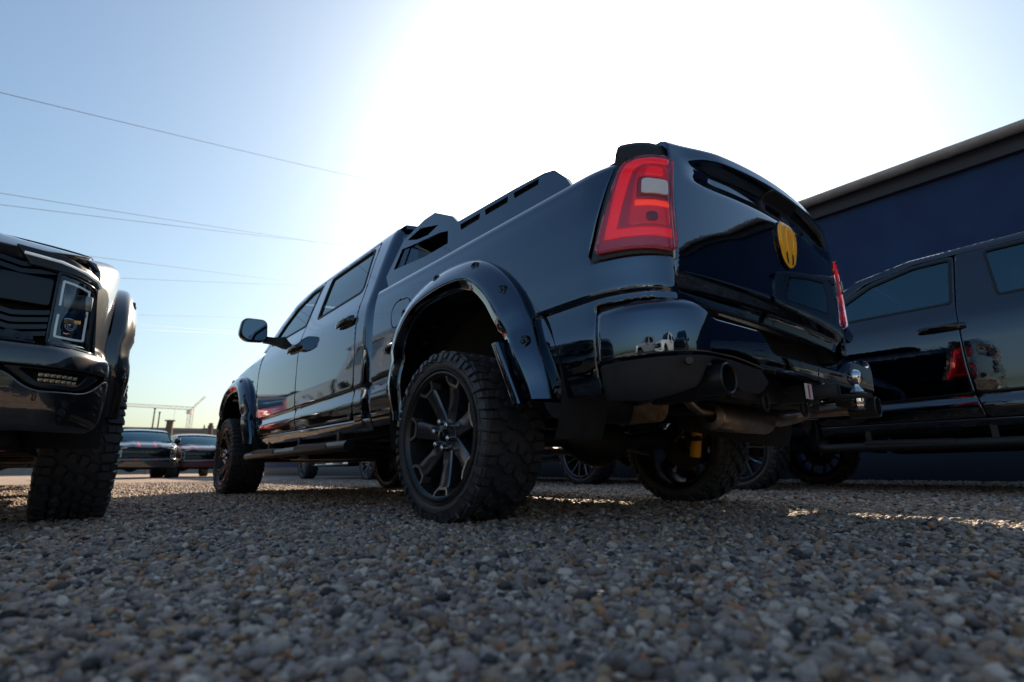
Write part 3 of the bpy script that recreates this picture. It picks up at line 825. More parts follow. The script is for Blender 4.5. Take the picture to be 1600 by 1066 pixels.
        for y in (1.5, 2.3, 3.1): both('bracket', 'brk%d' % int(y*10), lambda y=y: box(-1.06, -.44, y-.02, y+.02, .39, .41).merge(box(-.98, -.94, y-.02, y+.02, .39, .52)), MT['frame'], br)
    if interior:
        def seats():
            m = MB()
            for y in (2.05, 1.25):
                for x in (-.42, .42):
                    m.merge(box(x-.25, x+.25, y, y+.5, .95, 1.12, .05)); m.merge(box(x-.25, x+.25, y-.1, y+.05, 1.05, 1.62, .05)); m.merge(box(x-.13, x+.13, y-.08, y+.02, 1.62, 1.80, .04))
            return m
        one('seats', 'seats', seats, MT['seat'])
        one('dashboard', 'dash', lambda: box(-.85, .85, 3.0, 3.6, 1.05, 1.42, .08), MT['seat'])
        def swheel():
            c = Vector((-.42, 2.86, 1.30)); a = Vector((1, 0, 0)); b = Vector((0, .35, .94))
            m = tube([c+(a*math.cos(t)+b*math.sin(t))*.19 for t in np.linspace(0, 2*PI, 25)], .017, 8); m.merge(tube([c, c+Vector((0, .25, -.1))], .03, 8)); m.merge(tube([c-a*.19, c+a*.19], .02, 8)); return m
        one('steering_wheel', 'swheel', swheel, MT['satin'])
        one('cabin_floor', 'cabin_floor', lambda: box(-.9, .9, 1.0, 3.55, .88, .95), MT['dark'])
    # tailgate, lamps, rear bumper
    tg = one('tailgate', 'tailgate', B_tailgate, paint_m)
    def tghandle():
        m = skin(smooth_poly([(-.145, .795), (-.145, .945), (.15, .945), (.15, .795)], .035), tgf(.012), (0, -1, 0), .02, [smooth_poly([(-.105, .815), (-.105, .88), (.06, .88), (.06, .815)], .02)], depth=.05); return m
    one('handle', 'tg_handle', tghandle, MT['satin'], tg)
    one('handle_recess', 'tg_recess', lambda: skin(smooth_poly([(-.11, .81), (-.11, .885), (.07, .885), (.07, .81)], .02), tgf(-.012), (0, -1, 0), .02, rim=False, roll=0), MT['dark'], tg)
    lm = both('tail_light', 'lamp_lens', B_lamp_lens, MT['lamp_rim'])
    both('bezel', 'lamp_bezel', B_lamp_bezel, MT['satin'], lm)
    both('light_pipe', 'lamp_pipe', B_pipe, MT['lamp_lit'], lm)
    both('reflector', 'lamp_inner', B_lamp_inner, MT['lamp_deep'], lm)
    both('lamp_frame', 'lamp_revframe', B_lamp_revframe, MT['lamp_red'], lm)
    both('reversing_lamp', 'lamp_rev', B_lamp_rev, MT['lamp_clear'], lm)
    both('turn_lamp', 'lamp_amber', B_lamp_amber, MT['lamp_orange'], lm)
    both('stop_lamp', 'lamp_upper', B_lamp_upper, MT['lamp_lit'], lm)
    both('bulb', 'lamp_bulb', lambda: skin(smooth_poly([(-1.15, 1.11), (-1.15, 1.145), (-1.105, 1.145), (-1.105, 1.11)], .02), bedf(.020), outl, .012, depth=.004, roll=.001), MT['lamp_dark'], lm)
    both('lens_cover', 'lamp_cover', lambda: skin(lampoly((.985, .985)), bedf(.028), outl, .02, depth=.016, roll=.006), MT['lens_red'], lm)
    both('bed_cap', 'lamp_cap', B_lamp_cap, MT['plastic'])
    rb = both('bumper', 'bumper_gloss', B_bumper_gloss, bumper_m or paint_m)
    both('valance', 'valance', B_valance, MT['plastic'], rb)
    both('parking_sensor', 'sensor', lambda: fix_normals(lathe([(-.006, 0), (-.006, .012), (-.002, .0145), (.004, .015)], 20, 'y')).xf(Matrix.Translation((-.935, -1.222, .574)) @ Matrix.Rotation(-.75, 4, 'Z')), MT['satin'], rb)
    one('step_plate', 'step_plate', B_step, MT['plastic'])
    def tip():
        return fix_normals(lathe([(-.10, .050), (-.125, .053), (.0, .054), (.004, .050), (0, .046), (-.10, .045), (-.16, .0)], 40, 'y')).xf(Matrix.Rotation(PI, 4, 'Z'))
    for x in (-.765, .765): obj('exhaust_tip', cached('exhaust_tip', tip), MT['satin'], T, (x, -1.262, .528))
    # front end
    fx = lambda *p: p
    fo = lambda s, z: (-1 if s < 5.1 else -.3, .8, 0)
    if front:
        both('bumper', 'fb_upper', lambda: skin(smooth_poly([(4.98, .652), (4.98, .742), (S0, .746), (S0, .652)], 0), frontf(), fo, .016, depth=.06), paint_m)
        both('bumper', 'fb_lower', lambda: skin(smooth_poly([(5.03, .44, .03), (4.985, .625, .02), (5.06, .635, .02), (5.15, .560, .05), (5.36, .556, .05), (5.45, .625, .03), (S0, .625, 0), (S0, .40, 0), (5.1, .40, .03)], .02), frontf(.008), fo, .02, depth=.06), paint_m)
        lip = both('fog_surround', 'fog_sur', lambda: skin(smooth_poly([(5.07, .648), (5.155, .572, .05), (5.355, .568, .05), (5.46, .648)], .02), frontf(-.012), fo, .03, [smooth_poly([(5.14, .642), (5.18, .592), (5.34, .590), (5.41, .642)], .02)], depth=.05), MT['satin'])
        both('fog_lamp', 'fog_lamp', lambda: skin([(5.13, .645), (5.17, .585), (5.35, .585), (5.42, .645)], frontf(-.05), fo, .04, rim=False, roll=0), MT['dark'])
        def leds():
            m = MB()
            for k in range(7):
                for r_ in (0, 1):
                    p = frontf(-.038)(5.185+k*.024, .603+r_*.021); m.merge(box(p[0]-.0095, p[0]+.0095, p[1]-.006, p[1]+.006, p[2]-.008, p[2]+.008, .002))
            return m
        both('led_block', 'fog_led', leds, MT['fog'])
        hl = both('headlight', 'headlamp_house', lambda: skin(smooth_poly([(5.105, .752), (5.10, 1.045, .04), (5.335, 1.068), (5.335, .752)], .015), frontf(-.055), fo, .03, depth=.0, rim=False, roll=0).merge(skin(smooth_poly([(5.10, .748), (5.095, 1.05, .04), (5.34, 1.074), (5.34, .748)], .015), frontf(.002), fo, .03, [smooth_poly([(5.112, .762), (5.108, 1.04, .04), (5.326, 1.062), (5.326, .762)], .02)], depth=.07)), MT['gloss'])
        both('lens', 'headlamp_lens', lambda: skin(smooth_poly([(5.11, .76), (5.106, 1.042, .04), (5.328, 1.064), (5.328, .76)], .015), frontf(-.004), fo, .03, rim=False, roll=0), MT['lens'], hl)
        def drl():
            P = [(5.30, .93), (5.30, 1.028), (5.285, 1.038), (5.15, 1.028), (5.135, 1.015), (5.135, .83), (5.15, .80), (5.285, .795), (5.30, .81), (5.30, .89)]
            return tube([frontf(-.022)(s, z) for s, z in spline(P, 3)], .0048, 8)
        both('running_light', 'drl', drl, MT['drl'], hl)
        both('projector', 'projector', lambda: (lambda p: fix_normals(lathe([(.03, 0), (.026, .014), (.012, .026), (-.005, .031), (-.006, .036), (-.03, .037)], 24, 'y')).xf(Matrix.Translation(p) @ Matrix.Rotation(-.25*-1, 4, 'Z')))(frontf(-.045)(5.225, .855)), MT['chrome'], hl)
        both('reflector', 'reflector', lambda: (lambda p: box(p[0]-.075, p[0]+.075, p[1]-.01, p[1]+.012, p[2]-.035, p[2]+.035, .01))(frontf(-.048)(5.22, .965)), MT['machined'], hl)
        both('shelf', 'hl_shelf', lambda: (lambda p: box(p[0]-.06, p[0]+.06, p[1]-.03, p[1]+.01, p[2]-.005, p[2]+.005, .003))(frontf(-.05)(5.22, .912)), MT['satin'], hl)
        both('bulb', 'hl_bulb', lambda: (lambda p: box(p[0]-.03, p[0]+.03, p[1]-.004, p[1]+.004, p[2]-.008, p[2]+.008, .003))(frontf(-.012)(5.225, .868)), MT['amber'], hl)
        # header strip between hood and lamps
        hs = both('header_trim', 'header', lambda: skin([(5.095, 1.056), (5.10, 1.105), (5.33, 1.15), (5.50, 1.16), (5.44, 1.08)], frontf(.0), fo, .035, depth=.03), MT['satin'])
        both('running_light', 'header_drl', lambda: tube([frontf(.006)(s, z) for s, z in [(5.08, 1.06), (5.11, 1.082), (5.2, 1.096), (5.33, 1.114), (5.47, 1.124)]], .006, 6), MT['drl'], hs)
        # grille
        gr = one('grille', 'grille_back', lambda: (lambda a: a.merge(a.mirror()))(skin([(5.345, .752), (5.345, 1.075), (5.46, 1.09), (5.52, 1.13), (S0+.01, 1.14), (S0+.01, .752)], frontf(-.06), fo, .05, rim=False, roll=0)), MT['dark'])
        def slat(z, zz):
            m = MB(); rows = []
            S = np.linspace(5.345, S0, 25); h_ = .012
            tri = lambda s: (abs(((s-5.345)/.12) % 2-1)-.5)*zz
            rr = []
            for s in S:
                row = []
                for dz, of in ((-h_, -.05), (-h_*.8, -.02), (h_*.8, -.02), (h_, -.05)):
                    row.append(frontf(of)(s, z+tri(s)+dz))
                rr.append(row)
            a = fix_normals(loft(rr, closed=True, cap=True)); return a.merge(a.mirror())
        for z in (.79, .82, .85, .88, 1.06, 1.09): one('slat', 'slat%d' % int(z*1000), lambda z=z: slat(z, .022), MT['gloss'], gr)
        both('grille_bar', 'grille_bar', lambda: skin(smooth_poly([(5.352, .915), (5.352, 1.035), (S0, 1.035, 0), (S0, .915, 0)], .015), frontf(-.008), fo, .04, depth=.04), MT['gloss'])
        def chin(): return (lambda a: a.merge(a.mirror()))(skin(smooth_poly([(5.37, .752), (5.39, .785), (5.47, .80), (5.52, .752)], .01), frontf(.004), fo, .03, depth=.05))
        one('chin_trim', 'chin', chin, MT['gloss'])
        both('parking_sensor', 'fsensor', lambda: (lambda p: fix_normals(lathe([(.004, 0), (.004, .013), (0, .0155), (-.006, .016)], 20, 'y')).xf(Matrix.Translation(p) @ Matrix.Rotation(.35, 4, 'Z')))(frontf(.010)(5.235, .478)), MT['satin'])
        one('skid_plate', 'skid', lambda: box(-.72, .72, 4.75, 5.10, .34, .41, .03), MT['dark'])
        if letters:
            cu = bpy.data.curves.new('letters', 'FONT'); cu.body = 'RAM'; cu.size = .125; cu.extrude = .006; cu.align_x = 'CENTER'; cu.space_character = 1.9
            to = bpy.data.objects.new('letters', cu); 
            if 'letters' not in CACHE:
                COL.objects.link(to); bpy.context.view_layer.update(); CACHE['letters'] = bpy.data.meshes.new_from_object(to.evaluated_get(bpy.context.evaluated_depsgraph_get())); bpy.data.objects.remove(to)
            obj('letters', CACHE['letters'], MT['letter'], T, (0, 5.20, .928), (PI/2, 0, PI))
        if stripes:
            for x in (-.26, .26):
                obj('stripe', cached('stripe%d' % int(x*100), lambda x=x: skin([(x-.03, .02), (x-.03, .985), (x+.03, .985), (x+.03, .02)], lambda a, b: tuple(np.array(hoodf(a, b))+np.array((0, .002, .003))), (0, .2, 1), .06, rim=False, roll=0)), stripes, hd)
            for x in (-.32, .32):
                obj('stripe', cached('bstripe%d' % int(x*100), lambda x=x: box(x-.03, x+.03, 5.262, 5.268, .66, .735)), stripes, T)
    return T, dict(tailgate=tg, bed=None, both=both, one=one)
# ------------------------------------------------------------------ ground
def ground_material():
    m = bpy.data.materials.new('gravel_ground'); m.use_nodes = True; n = m.node_tree; L = n.links; p = n.nodes['Principled BSDF']
    tc = n.nodes.new('ShaderNodeTexCoord')
    vo = n.nodes.new('ShaderNodeTexVoronoi'); vo.inputs['Scale'].default_value = 80; L.new(tc.outputs['Object'], vo.inputs['Vector'])
    sep = n.nodes.new('ShaderNodeSeparateColor'); L.new(vo.outputs['Color'], sep.inputs[0])
    cr = n.nodes.new('ShaderNodeValToRGB'); pebble_ramp(cr); L.new(sep.outputs[0], cr.inputs[0])
    nz = n.nodes.new('ShaderNodeTexNoise'); nz.inputs['Scale'].default_value = .9; nz.inputs['Detail'].default_value = 6; L.new(tc.outputs['Object'], nz.inputs['Vector'])
    mr = n.nodes.new('ShaderNodeMapRange'); mr.inputs[1].default_value = .3; mr.inputs[2].default_value = .7; mr.inputs[3].default_value = .62; mr.inputs[4].default_value = .95
    L.new(nz.outputs[0], mr.inputs[0])
    mx = n.nodes.new('ShaderNodeMix'); mx.data_type = 'RGBA'; mx.blend_type = 'MULTIPLY'; mx.inputs[0].default_value = 1
    L.new(cr.outputs[0], mx.inputs[6]); L.new(mr.outputs[0], mx.inputs[7]); L.new(mx.outputs[2], p.inputs['Base Color'])
    p.inputs['Roughness'].default_value = .85
    b = n.nodes.new('ShaderNodeBump'); b.invert = True; b.inputs['Strength'].default_value = .9; b.inputs['Distance'].default_value = .012
    L.new(vo.outputs['Distance'], b.inputs['Height']); L.new(b.outputs[0], p.inputs['Normal'])
    return m
def pebble_ramp(cr):
    el = cr.color_ramp; el.interpolation = 'CONSTANT'
    cols = [(0.276, 0.226, 0.194), (0.36, 0.299, 0.252), (0.18, 0.153, 0.137), (0.42, 0.277, 0.168), (0.504, 0.418, 0.341), (0.228, 0.136, 0.079), (0.048, 0.045, 0.046), (0.324, 0.237, 0.173), (0.6, 0.508, 0.42), (0.288, 0.237, 0.221), (0.384, 0.186, 0.095), (0.12, 0.09, 0.079)]
    ps = [0, .14, .27, .38, .47, .55, .62, .69, .79, .84, .92, .955]
    while len(el.elements) < len(cols): el.elements.new(.5)
    for e, c, q in zip(el.elements, cols, ps): e.position = q; e.color = (*c, 1)
GM = ground_material()
g = MB().add([(-600, -600, 0), (600, -600, 0), (600, 600, 0), (-600, 600, 0)], [(0, 1, 2, 3)])
tag(obj('ground', g, GM), 'flat yard of pale mixed pebbles running to the horizon', kind='structure')

def pebble_material():
    m = bpy.data.materials.new('pebble_stone'); m.use_nodes = True; n = m.node_tree; L = n.links; p = n.nodes['Principled BSDF']
    oi = n.nodes.new('ShaderNodeObjectInfo'); cr = n.nodes.new('ShaderNodeValToRGB'); pebble_ramp(cr); L.new(oi.outputs['Random'], cr.inputs[0])
    tc = n.nodes.new('ShaderNodeTexCoord'); nz = n.nodes.new('ShaderNodeTexNoise'); nz.inputs['Scale'].default_value = 2.6; nz.inputs['Detail'].default_value = 7; nz.inputs['Roughness'].default_value = .65
    ad = n.nodes.new('ShaderNodeVectorMath'); ad.operation = 'ADD'; L.new(tc.outputs['Object'], ad.inputs[0])
    mu = n.nodes.new('ShaderNodeMath'); mu.operation = 'MULTIPLY'; mu.inputs[1].default_value = 57; L.new(oi.outputs['Random'], mu.inputs[0]); L.new(mu.outputs[0], ad.inputs[1])
    L.new(ad.outputs[0], nz.inputs['Vector'])
    mr = n.nodes.new('ShaderNodeMapRange'); mr.inputs[1].default_value = .25; mr.inputs[2].default_value = .75; mr.inputs[3].default_value = .62; mr.inputs[4].default_value = 1.18
    L.new(nz.outputs[0], mr.inputs[0])
    mx = n.nodes.new('ShaderNodeMix'); mx.data_type = 'RGBA'; mx.blend_type = 'MULTIPLY'; mx.inputs[0].default_value = 1
    L.new(cr.outputs[0], mx.inputs[6]); L.new(mr.outputs[0], mx.inputs[7]); L.new(mx.outputs[2], p.inputs['Base Color'])
    p.inputs['Roughness'].default_value = .62; p.inputs['Specular IOR Level'].default_value = .35
    b = n.nodes.new('ShaderNodeBump'); b.inputs['Strength'].default_value = .25; b.inputs['Distance'].default_value = .1
    L.new(nz.outputs[0], b.inputs['Height']); L.new(b.outputs[0], p.inputs['Normal'])
    return m
from mathutils import noise as mnoise
PM = pebble_material()
pc = bpy.data.collections.new('pebble_kinds')
for k in range(9):
    bm = bmesh.new(); bmesh.ops.create_icosphere(bm, subdivisions=2 if k > 2 else 3, radius=1)
    sq = (1.0, .68+.3*random.random(), .46+.26*random.random())
    for v in bm.verts:
        d = v.co.normalized(); q = 1+.34*mnoise.noise(d*1.2+Vector((k*7.1, 0, 0)))+.16*mnoise.noise(d*2.6+Vector((0, k*3.3, 0)))
        v.co = Vector((d.x*sq[0], d.y*sq[1], d.z*sq[2]))*q
    me = bpy.data.meshes.new('pebble'); bm.to_mesh(me); bm.free(); me.polygons.foreach_set('use_smooth', [True]*len(me.polygons)); me.materials.append(PM)
    pc.objects.link(bpy.data.objects.new('pebble', me))
def scatter():
    pts = []; sc = []
    for r0, r1, den, ang, mean in ((.30, 1.2, 17000, 80, .0047), (1.2, 2.2, 17000, 70, .0047), (2.2, 3.6, 12500, 58, .0052), (3.6, 7, 2900, 54, .0085), (7, 15, 560, 52, .011)):
        A = math.radians(2*ang)/2*(r1*r1-r0*r0); k = int(A*den)
        r = np.sqrt(rng.uniform(r0*r0, r1*r1, k)); a = YAW+rng.uniform(-1, 1, k)*math.radians(ang)
        s = np.clip(mean*np.exp(rng.normal(0, .55, k)), .0018, .0165)
        pts.append(np.stack([CAM.x+r*np.sin(a), CAM.y+r*np.cos(a), s*rng.uniform(-.05, .62, k)], 1)); sc.append(s)
    return np.vstack(pts), np.concatenate(sc)
PP, PS = scatter()
pm = bpy.data.meshes.new('gravel'); pm.vertices.add(len(PP)); pm.vertices.foreach_set('co', PP.astype('f').ravel())
k = len(PP)
av = pm.attributes.new('scl', 'FLOAT_VECTOR', 'POINT'); av.data.foreach_set('vector', (PS[:, None]*rng.uniform(.8, 1.25, (k, 3))).astype('f').ravel())
rot = np.stack([rng.normal(0, .38, k), rng.normal(0, .38, k), rng.uniform(0, 6.283, k)], 1); ar = pm.attributes.new('rot', 'FLOAT_VECTOR', 'POINT'); ar.data.foreach_set('vector', rot.astype('f').ravel())
ai = pm.attributes.new('idx', 'INT', 'POINT'); ai.data.foreach_set('value', rng.integers(0, 9, k).astype('i'))
gv = bpy.data.objects.new('gravel', pm); COL.objects.link(gv)
tag(gv, 'loose rounded grey, tan and brown pebbles covering the yard', kind='stuff')
ng = bpy.data.node_groups.new('lay_pebbles', 'GeometryNodeTree')
ng.interface.new_socket('Geometry', in_out='INPUT', socket_type='NodeSocketGeometry'); ng.interface.new_socket('Geometry', in_out='OUTPUT', socket_type='NodeSocketGeometry')
gi = ng.nodes.new('NodeGroupInput'); go = ng.nodes.new('NodeGroupOutput'); ip = ng.nodes.new('GeometryNodeInstanceOnPoints')
ci = ng.nodes.new('GeometryNodeCollectionInfo'); ci.inputs['Collection'].default_value = pc; ci.inputs['Separate Children'].default_value = True; ci.inputs['Reset Children'].default_value = True
def na(t, nm):
    q = ng.nodes.new('GeometryNodeInputNamedAttribute'); q.data_type = t; q.inputs['Name'].default_value = nm; return q.outputs[0]
ip.inputs['Pick Instance'].default_value = True
ng.links.new(gi.outputs[0], ip.inputs['Points']); ng.links.new(ci.outputs[0], ip.inputs['Instance']); ng.links.new(na('INT', 'idx'), ip.inputs['Instance Index'])
ng.links.new(na('FLOAT_VECTOR', 'rot'), ip.inputs['Rotation']); ng.links.new(na('FLOAT_VECTOR', 'scl'), ip.inputs['Scale']); ng.links.new(ip.outputs[0], go.inputs[0])
md = gv.modifiers.new('pebbles', 'NODES'); md.node_group = ng

# ------------------------------------------------------------------ blue hall with a gutter
HX, HZ = 6.5, 4.42
hall = empty('building', (HX+6, 0, 0)); tag(hall, 'long dark blue rendered hall behind the black pickups with zinc gutter', 'building')
def plaster():
    m = mat('blue_render', (.0012, .021, .085), .75, noise=(1.3, (.004, .036, .12), .45, .8), bump=(55, .35, .006)); return m
obj('wall', box(-6, 6, -34, 30, -.1, HZ-.30), plaster(), hall)
obj('plinth', box(-6.03, -5.9, -34.02, 30.02, -.1, .38, .01), MT['fascia'], hall)
obj('fascia', box(-6.10, -5.95, -34.05, 30.05, HZ-.30, HZ-.06, .01), MT['fascia'], hall)
obj('roof', fix_normals(loft([[(-6.15, y, HZ-.055), (-6.15, y, HZ-.02), (0, y, HZ+1.2), (6.15, y, HZ-.02), (6.15, y, HZ-.055)] for y in (-34.3, 30.3)], closed=True, cap=True)), mat('roof_sheet', (.05, .052, .056), .6), hall)
gt = obj('gutter', fix_normals(loft([[(-6.235+r*math.cos(a), y, HZ-.02+r*math.sin(a)) for r, a in [(.105, t) for t in np.linspace(PI, 2*PI, 13)]+[(.095, t) for t in np.linspace(2*PI, PI, 13)]] for y in (-34.3, 30.3)], closed=True, cap=True)), MT['gutter'], hall)
for i in range(40):
    y = -11.3+i*1.02
    if i % 2 == 0: obj('gutter_joint', cached('gutter_joint', lambda: fix_normals(loft([[(-6.235+.110*math.cos(a), yy, HZ-.02+.110*math.sin(a)) for a in np.linspace(PI, 2*PI, 11)]+[(-6.235+.1055*math.cos(a), yy, HZ-.02+.1055*math.sin(a)) for a in np.linspace(2*PI, PI, 11)] for yy in (-.03, .03)], closed=True, cap=True))), MT['gutter'], gt, (0, y, 0))

# ------------------------------------------------------------------ the pickups
main, K = build_pickup('pickup_truck', 'glossy black lifted pickup with orange tailgate emblem and red tail lights', (0, 0, 0), 0, MT['black'])
build_pickup('pickup_truck', 'dark grey pickup facing the camera at the left edge, square headlight beside the grille', (-3.25, 5.82, 0), PI, MT['granite'], 'pickups parked in the yard', wheels='bright', board='chrome', board_m=MT['chrome'], fold=True)[0].scale = (.918, 1, 1)
build_pickup('pickup_truck', 'plain black pickup in front of the blue wall, its side doors showing beyond the tailgate', (3.7, -3.73, 0), 0, MT['black_plain'], 'pickups parked in the yard', wheels='six', flares=False, glass_m=MT['glass_lt'], mirror_dy=.24, board_m=MT['trim'])
build_pickup('pickup_truck', 'black pickup seen underneath the big pickup, its spoked wheel between the rear tyres', (4.15, 2.95, 0), 0, MT['charcoal'], 'pickups parked in the yard', wheels='six', flares=False, board_m=MT['silver'])
build_pickup('pickup_truck', 'black pickup with silver running board seen under the doors of the big pickup', (4.1, 9.5, 0), 0, MT['black'], 'pickups parked in the yard', wheels='six', flares=False, board_m=MT['chrome'])
build_pickup('pickup_truck', 'distant black pickup with two red bonnet stripes, beside the grey truck tyre', (.08, 27.3, 0), PI, MT['charcoal'], 'pickups parked in the yard', wheels='six', stripes=MT['red'], letters=True, flares=False)
build_pickup('pickup_truck', 'distant dark red pickup behind the front wheel of the big pickup', (2.45, 29.6, 0), PI, MT['darkred'], 'pickups parked in the yard', wheels='six', letters=True, flares=False)
# parked behind the camera, seen only mirrored in the paint
build_pickup('pickup_truck', 'white pickup parked behind the photographer, mirrored in the glossy bumper corner', (-5.3, -9.9, 0), .08, MT['white'], 'pickups parked in the yard', wheels='bright')
build_pickup('pickup_truck', 'silver pickup parked behind the photographer, mirrored in the black bedside', (-8.7, -6.9, 0), .10, MT['silver'], 'pickups parked in the yard', wheels='bright')
build_pickup('pickup_truck', 'charcoal pickup behind the photographer, beside the white one mirrored in the bumper', (-2.3, -10.6, 0), 0, MT['charcoal'], 'pickups parked in the yard', wheels='bright')
build_pickup('pickup_truck', 'red pickup parked behind the grey one, mirrored in the front door', (-3.5, 13.4, 0), PI, paint('red_paint', (.35, .01, .012)), 'pickups parked in the yard', wheels='bright')

# ------------------------------------------------------------------ what only the big pickup carries
tg = K['tailgate']; one, both = K['one'], K['both']
# shield emblem: dark rim, orange field, raised muzzle, horns
SH = smooth_poly([(-.060, .762), (.060, .762), (.100, .70), (.098, .60), (.062, .47), (0, .42), (-.062, .47), (-.098, .60), (-.100, .70)], .05)
def grow(P, k): c = np.mean(np.array(P), 0); return [tuple(c+(np.array(p)-c)*k) for p in P]
OX = .012
EM = [(x+OX, v) for x, v in SH]
eb = obj('emblem', skin(grow(EM, 1.05), tgf(.010), (0, -1, 0), .012, depth=.012, roll=.002), MT['gloss'], tg)
obj('shield', skin(EM, tgf(.014), (0, -1, 0), .012, depth=.006, roll=.004), MT['orange'], eb)
obj('muzzle', skin(smooth_poly([(OX-.022, .72), (OX+.022, .72), (OX+.030, .66), (OX+.018, .55), (OX, .50), (OX-.018, .55), (OX-.030, .66)], .012), tgf(.019), (0, -1, 0), .012, depth=.006, roll=.004), MT['orange'], eb)
for s in (-1, 1):
    obj('horn', skin(smooth_poly([(OX+s*.030, .735), (OX+s*.066, .73), (OX+s*.088, .685), (OX+s*.084, .60), (OX+s*.058, .54), (OX+s*.046, .60), (OX+s*.052, .67), (OX+s*.034, .71)], .012), tgf(.0185), (0, -1, 0), .01, depth=.005, roll=.004), MT['orange'], eb)
    obj('slot', skin(smooth_poly([(OX+s*.026, .545), (OX+s*.040, .53), (OX+s*.034, .47), (OX+s*.018, .45)], .004), tgf(.0155), (0, -1, 0), .012, rim=False, roll=0), MT['dark'], eb)
# bed rack: cut side plates, cross panel, slotted rails
RK = [(1.04, 1.41), (1.02, 1.50), (.775, 1.705), (.52, 1.752), (.395, 1.752), (.20, 1.652), (.135, 1.585), (.15, 1.41)]
RH = [[(.725, 1.688), (.56, 1.712), (.35, 1.655), (.47, 1.632), (.60, 1.648)], [(.90, 1.535), (.79, 1.648), (.665, 1.632), (.33, 1.598), (.245, 1.577), (.245, 1.50), (.49, 1.50)]]
rp = plate(RK, RH, Matrix(((0, 0, 1, -.915), (1, 0, 0, 0), (0, 1, 0, 0), (0, 0, 0, 1))), .02)
rack = obj('bed_rack', rp, MT['black'], main); obj('side_plate', rp.mirror(), MT['black'], rack)
obj('cross_panel', fix_normals(loft([[(x, .775, 1.69), (x, .52, 1.745), (x, .395, 1.748), (x, .39, 1.72), (x, .52, 1.715), (x, .77, 1.665)] for x in (-.90, -.3, .3, .90)], closed=True, cap=True)), MT['black'], rack)
for s in (-1, 1): obj('brace', tube([(s*.89, .90, 1.46), (s*.60, .80, 1.66)], .02, 8), MT['black'], rack)
RL = [(.14, 1.395), (.11, 1.562), (-.40, 1.548), (-.60, 1.536), (-.665, 1.52), (-.73, 1.455), (-.765, 1.395)]
RS = [[(.055, 1.50), (.062, 1.535), (-.118, 1.532), (-.112, 1.50)], [(-.165, 1.50), (-.158, 1.534), (-.345, 1.530), (-.340, 1.498)], [(-.392, 1.498), (-.388, 1.529), (-.565, 1.524), (-.560, 1.496)]]
for s in (-1, 1):
    r = plate(RL, RS, Matrix(((0, 0, 1, -.955), (1, 0, 0, 0), (0, 1, 0, 0), (0, 0, 0, 1))), .028)
    obj('bed_rail', r if s < 0 else r.mirror(), MT['black'], main)
    obj('rail_lining', box(-.918, -.90, -.62, .10, 1.40, 1.553).xf(Matrix.Identity(4)) if s < 0 else box(.90, .918, -.62, .10, 1.40, 1.553), MT['dark'], main)
# exhaust: big silencer on the left, round box and pipe on the right
ex = obj('silencer', fix_normals(lathe([(-.90, 0), (-.90, .098), (-.885, .105), (-.42, .105), (-.405, .098)], 40)).xf(Matrix.Translation((0, -.60, .535))), MT['frame'], main)
obj('end_cap', fix_normals(lathe([(.10, .085), (-.10, .085), (-.108, .082), (-.104, .074), (-.100, 0)], 40, 'y')).xf(Matrix.Translation((-.46, -.66, .515))), MT['endcap'], ex)
ms = obj('resonator', fix_normals(lathe([(-.17, .03), (-.165, .063), (-.155, .068), (.345, .068), (.355, .063), (.36, .034)], 40)).xf(Matrix.Translation((0, -.85, .465))), MT['steel'], main)
obj('pipe', tube(spline([(-.42, -.84, .555), (-.36, -.845, .535), (-.28, -.85, .49), (-.16, -.85, .478)], 5), .022, 16), MT['steel'], ms)
obj('pipe_joint', tube([(-.50, -.80, .565), (-.41, -.84, .55)], .032, 16), MT['endcap'], ms)
obj('pipe', tube([(.35, -.85, .478), (.56, -.85, .480), (.70, -.86, .50), (.765, -.93, .53), (.765, -1.15, .53)], .036, 16), MT['steel'], ms)
obj('pipe', tube(spline([(-.55, -.70, .53), (-.66, -.85, .52), (-.765, -1.0, .528), (-.765, -1.15, .528)], 5), .03, 14), MT['frame'], ex)
# tow hitch
hb = obj('hitch_bar', box(-.44, .44, -1.10, -1.03, .505, .575, .008).merge(box(-.46, -.40, -1.10, -.95, .535, .64, .006)).merge(box(.40, .46, -1.10, -.95, .535, .64, .006)), MT['frame'], main)
obj('receiver', box(-.038, .038, -1.24, -.98, .505, .582, .006).merge(box(-.046, .046, -1.245, -1.215, .497, .59, .006)), MT['frame'], hb)
st = obj('label', box(-.10, -.03, -1.2475, -1.2455, .51, .575), MT['sticker'], hb)
for k in range(3): obj('label_band', box(-.097+k*.024, -.083+k*.024, -1.2495, -1.248, .514, .571), MT['sticker_red'] if k == 1 else MT['sticker'], st)
obj('chain_loop', tube([(-.20+.03*math.cos(t), -1.12, .50+.035*math.sin(t)) for t in np.linspace(0, 2*PI, 17)], .008, 8), MT['frame'], hb)
obj('chain_loop', tube([(.20+.03*math.cos(t), -1.12, .50+.035*math.sin(t)) for t in np.linspace(0, 2*PI, 17)], .008, 8), MT['frame'], hb)
bmn = obj('ball_mount', box(-.026, .026, -1.34, -1.2, .515, .572, .006).merge(box(-.030, .030, -1.45, -1.33, .500, .520, .008)), MT['frame'], main)
obj('hitch_ball', fix_normals(lathe([(.521, 0), (.521, .026), (.527, .028), (.532, .024), (.548, .014), (.556, .014), (.562, .020), (.575, .027), (.589, .029), (.603, .0265), (.614, .018), (.618, .009), (.618, 0)], 28, 'z')).xf(Matrix.Translation((0, -1.405, 0))), MT['chrome'], bmn)
obj('nut', fix_normals(lathe([(.455, 0), (.455, .019), (.459, .0225), (.484, .0225), (.487, .019)], 6, 'z')).merge(lathe([(.487, 0), (.487, .026), (.499, .026)], 24, 'z')).xf(Matrix.Translation((0, -1.405, 0))), MT['chrome'], bmn)
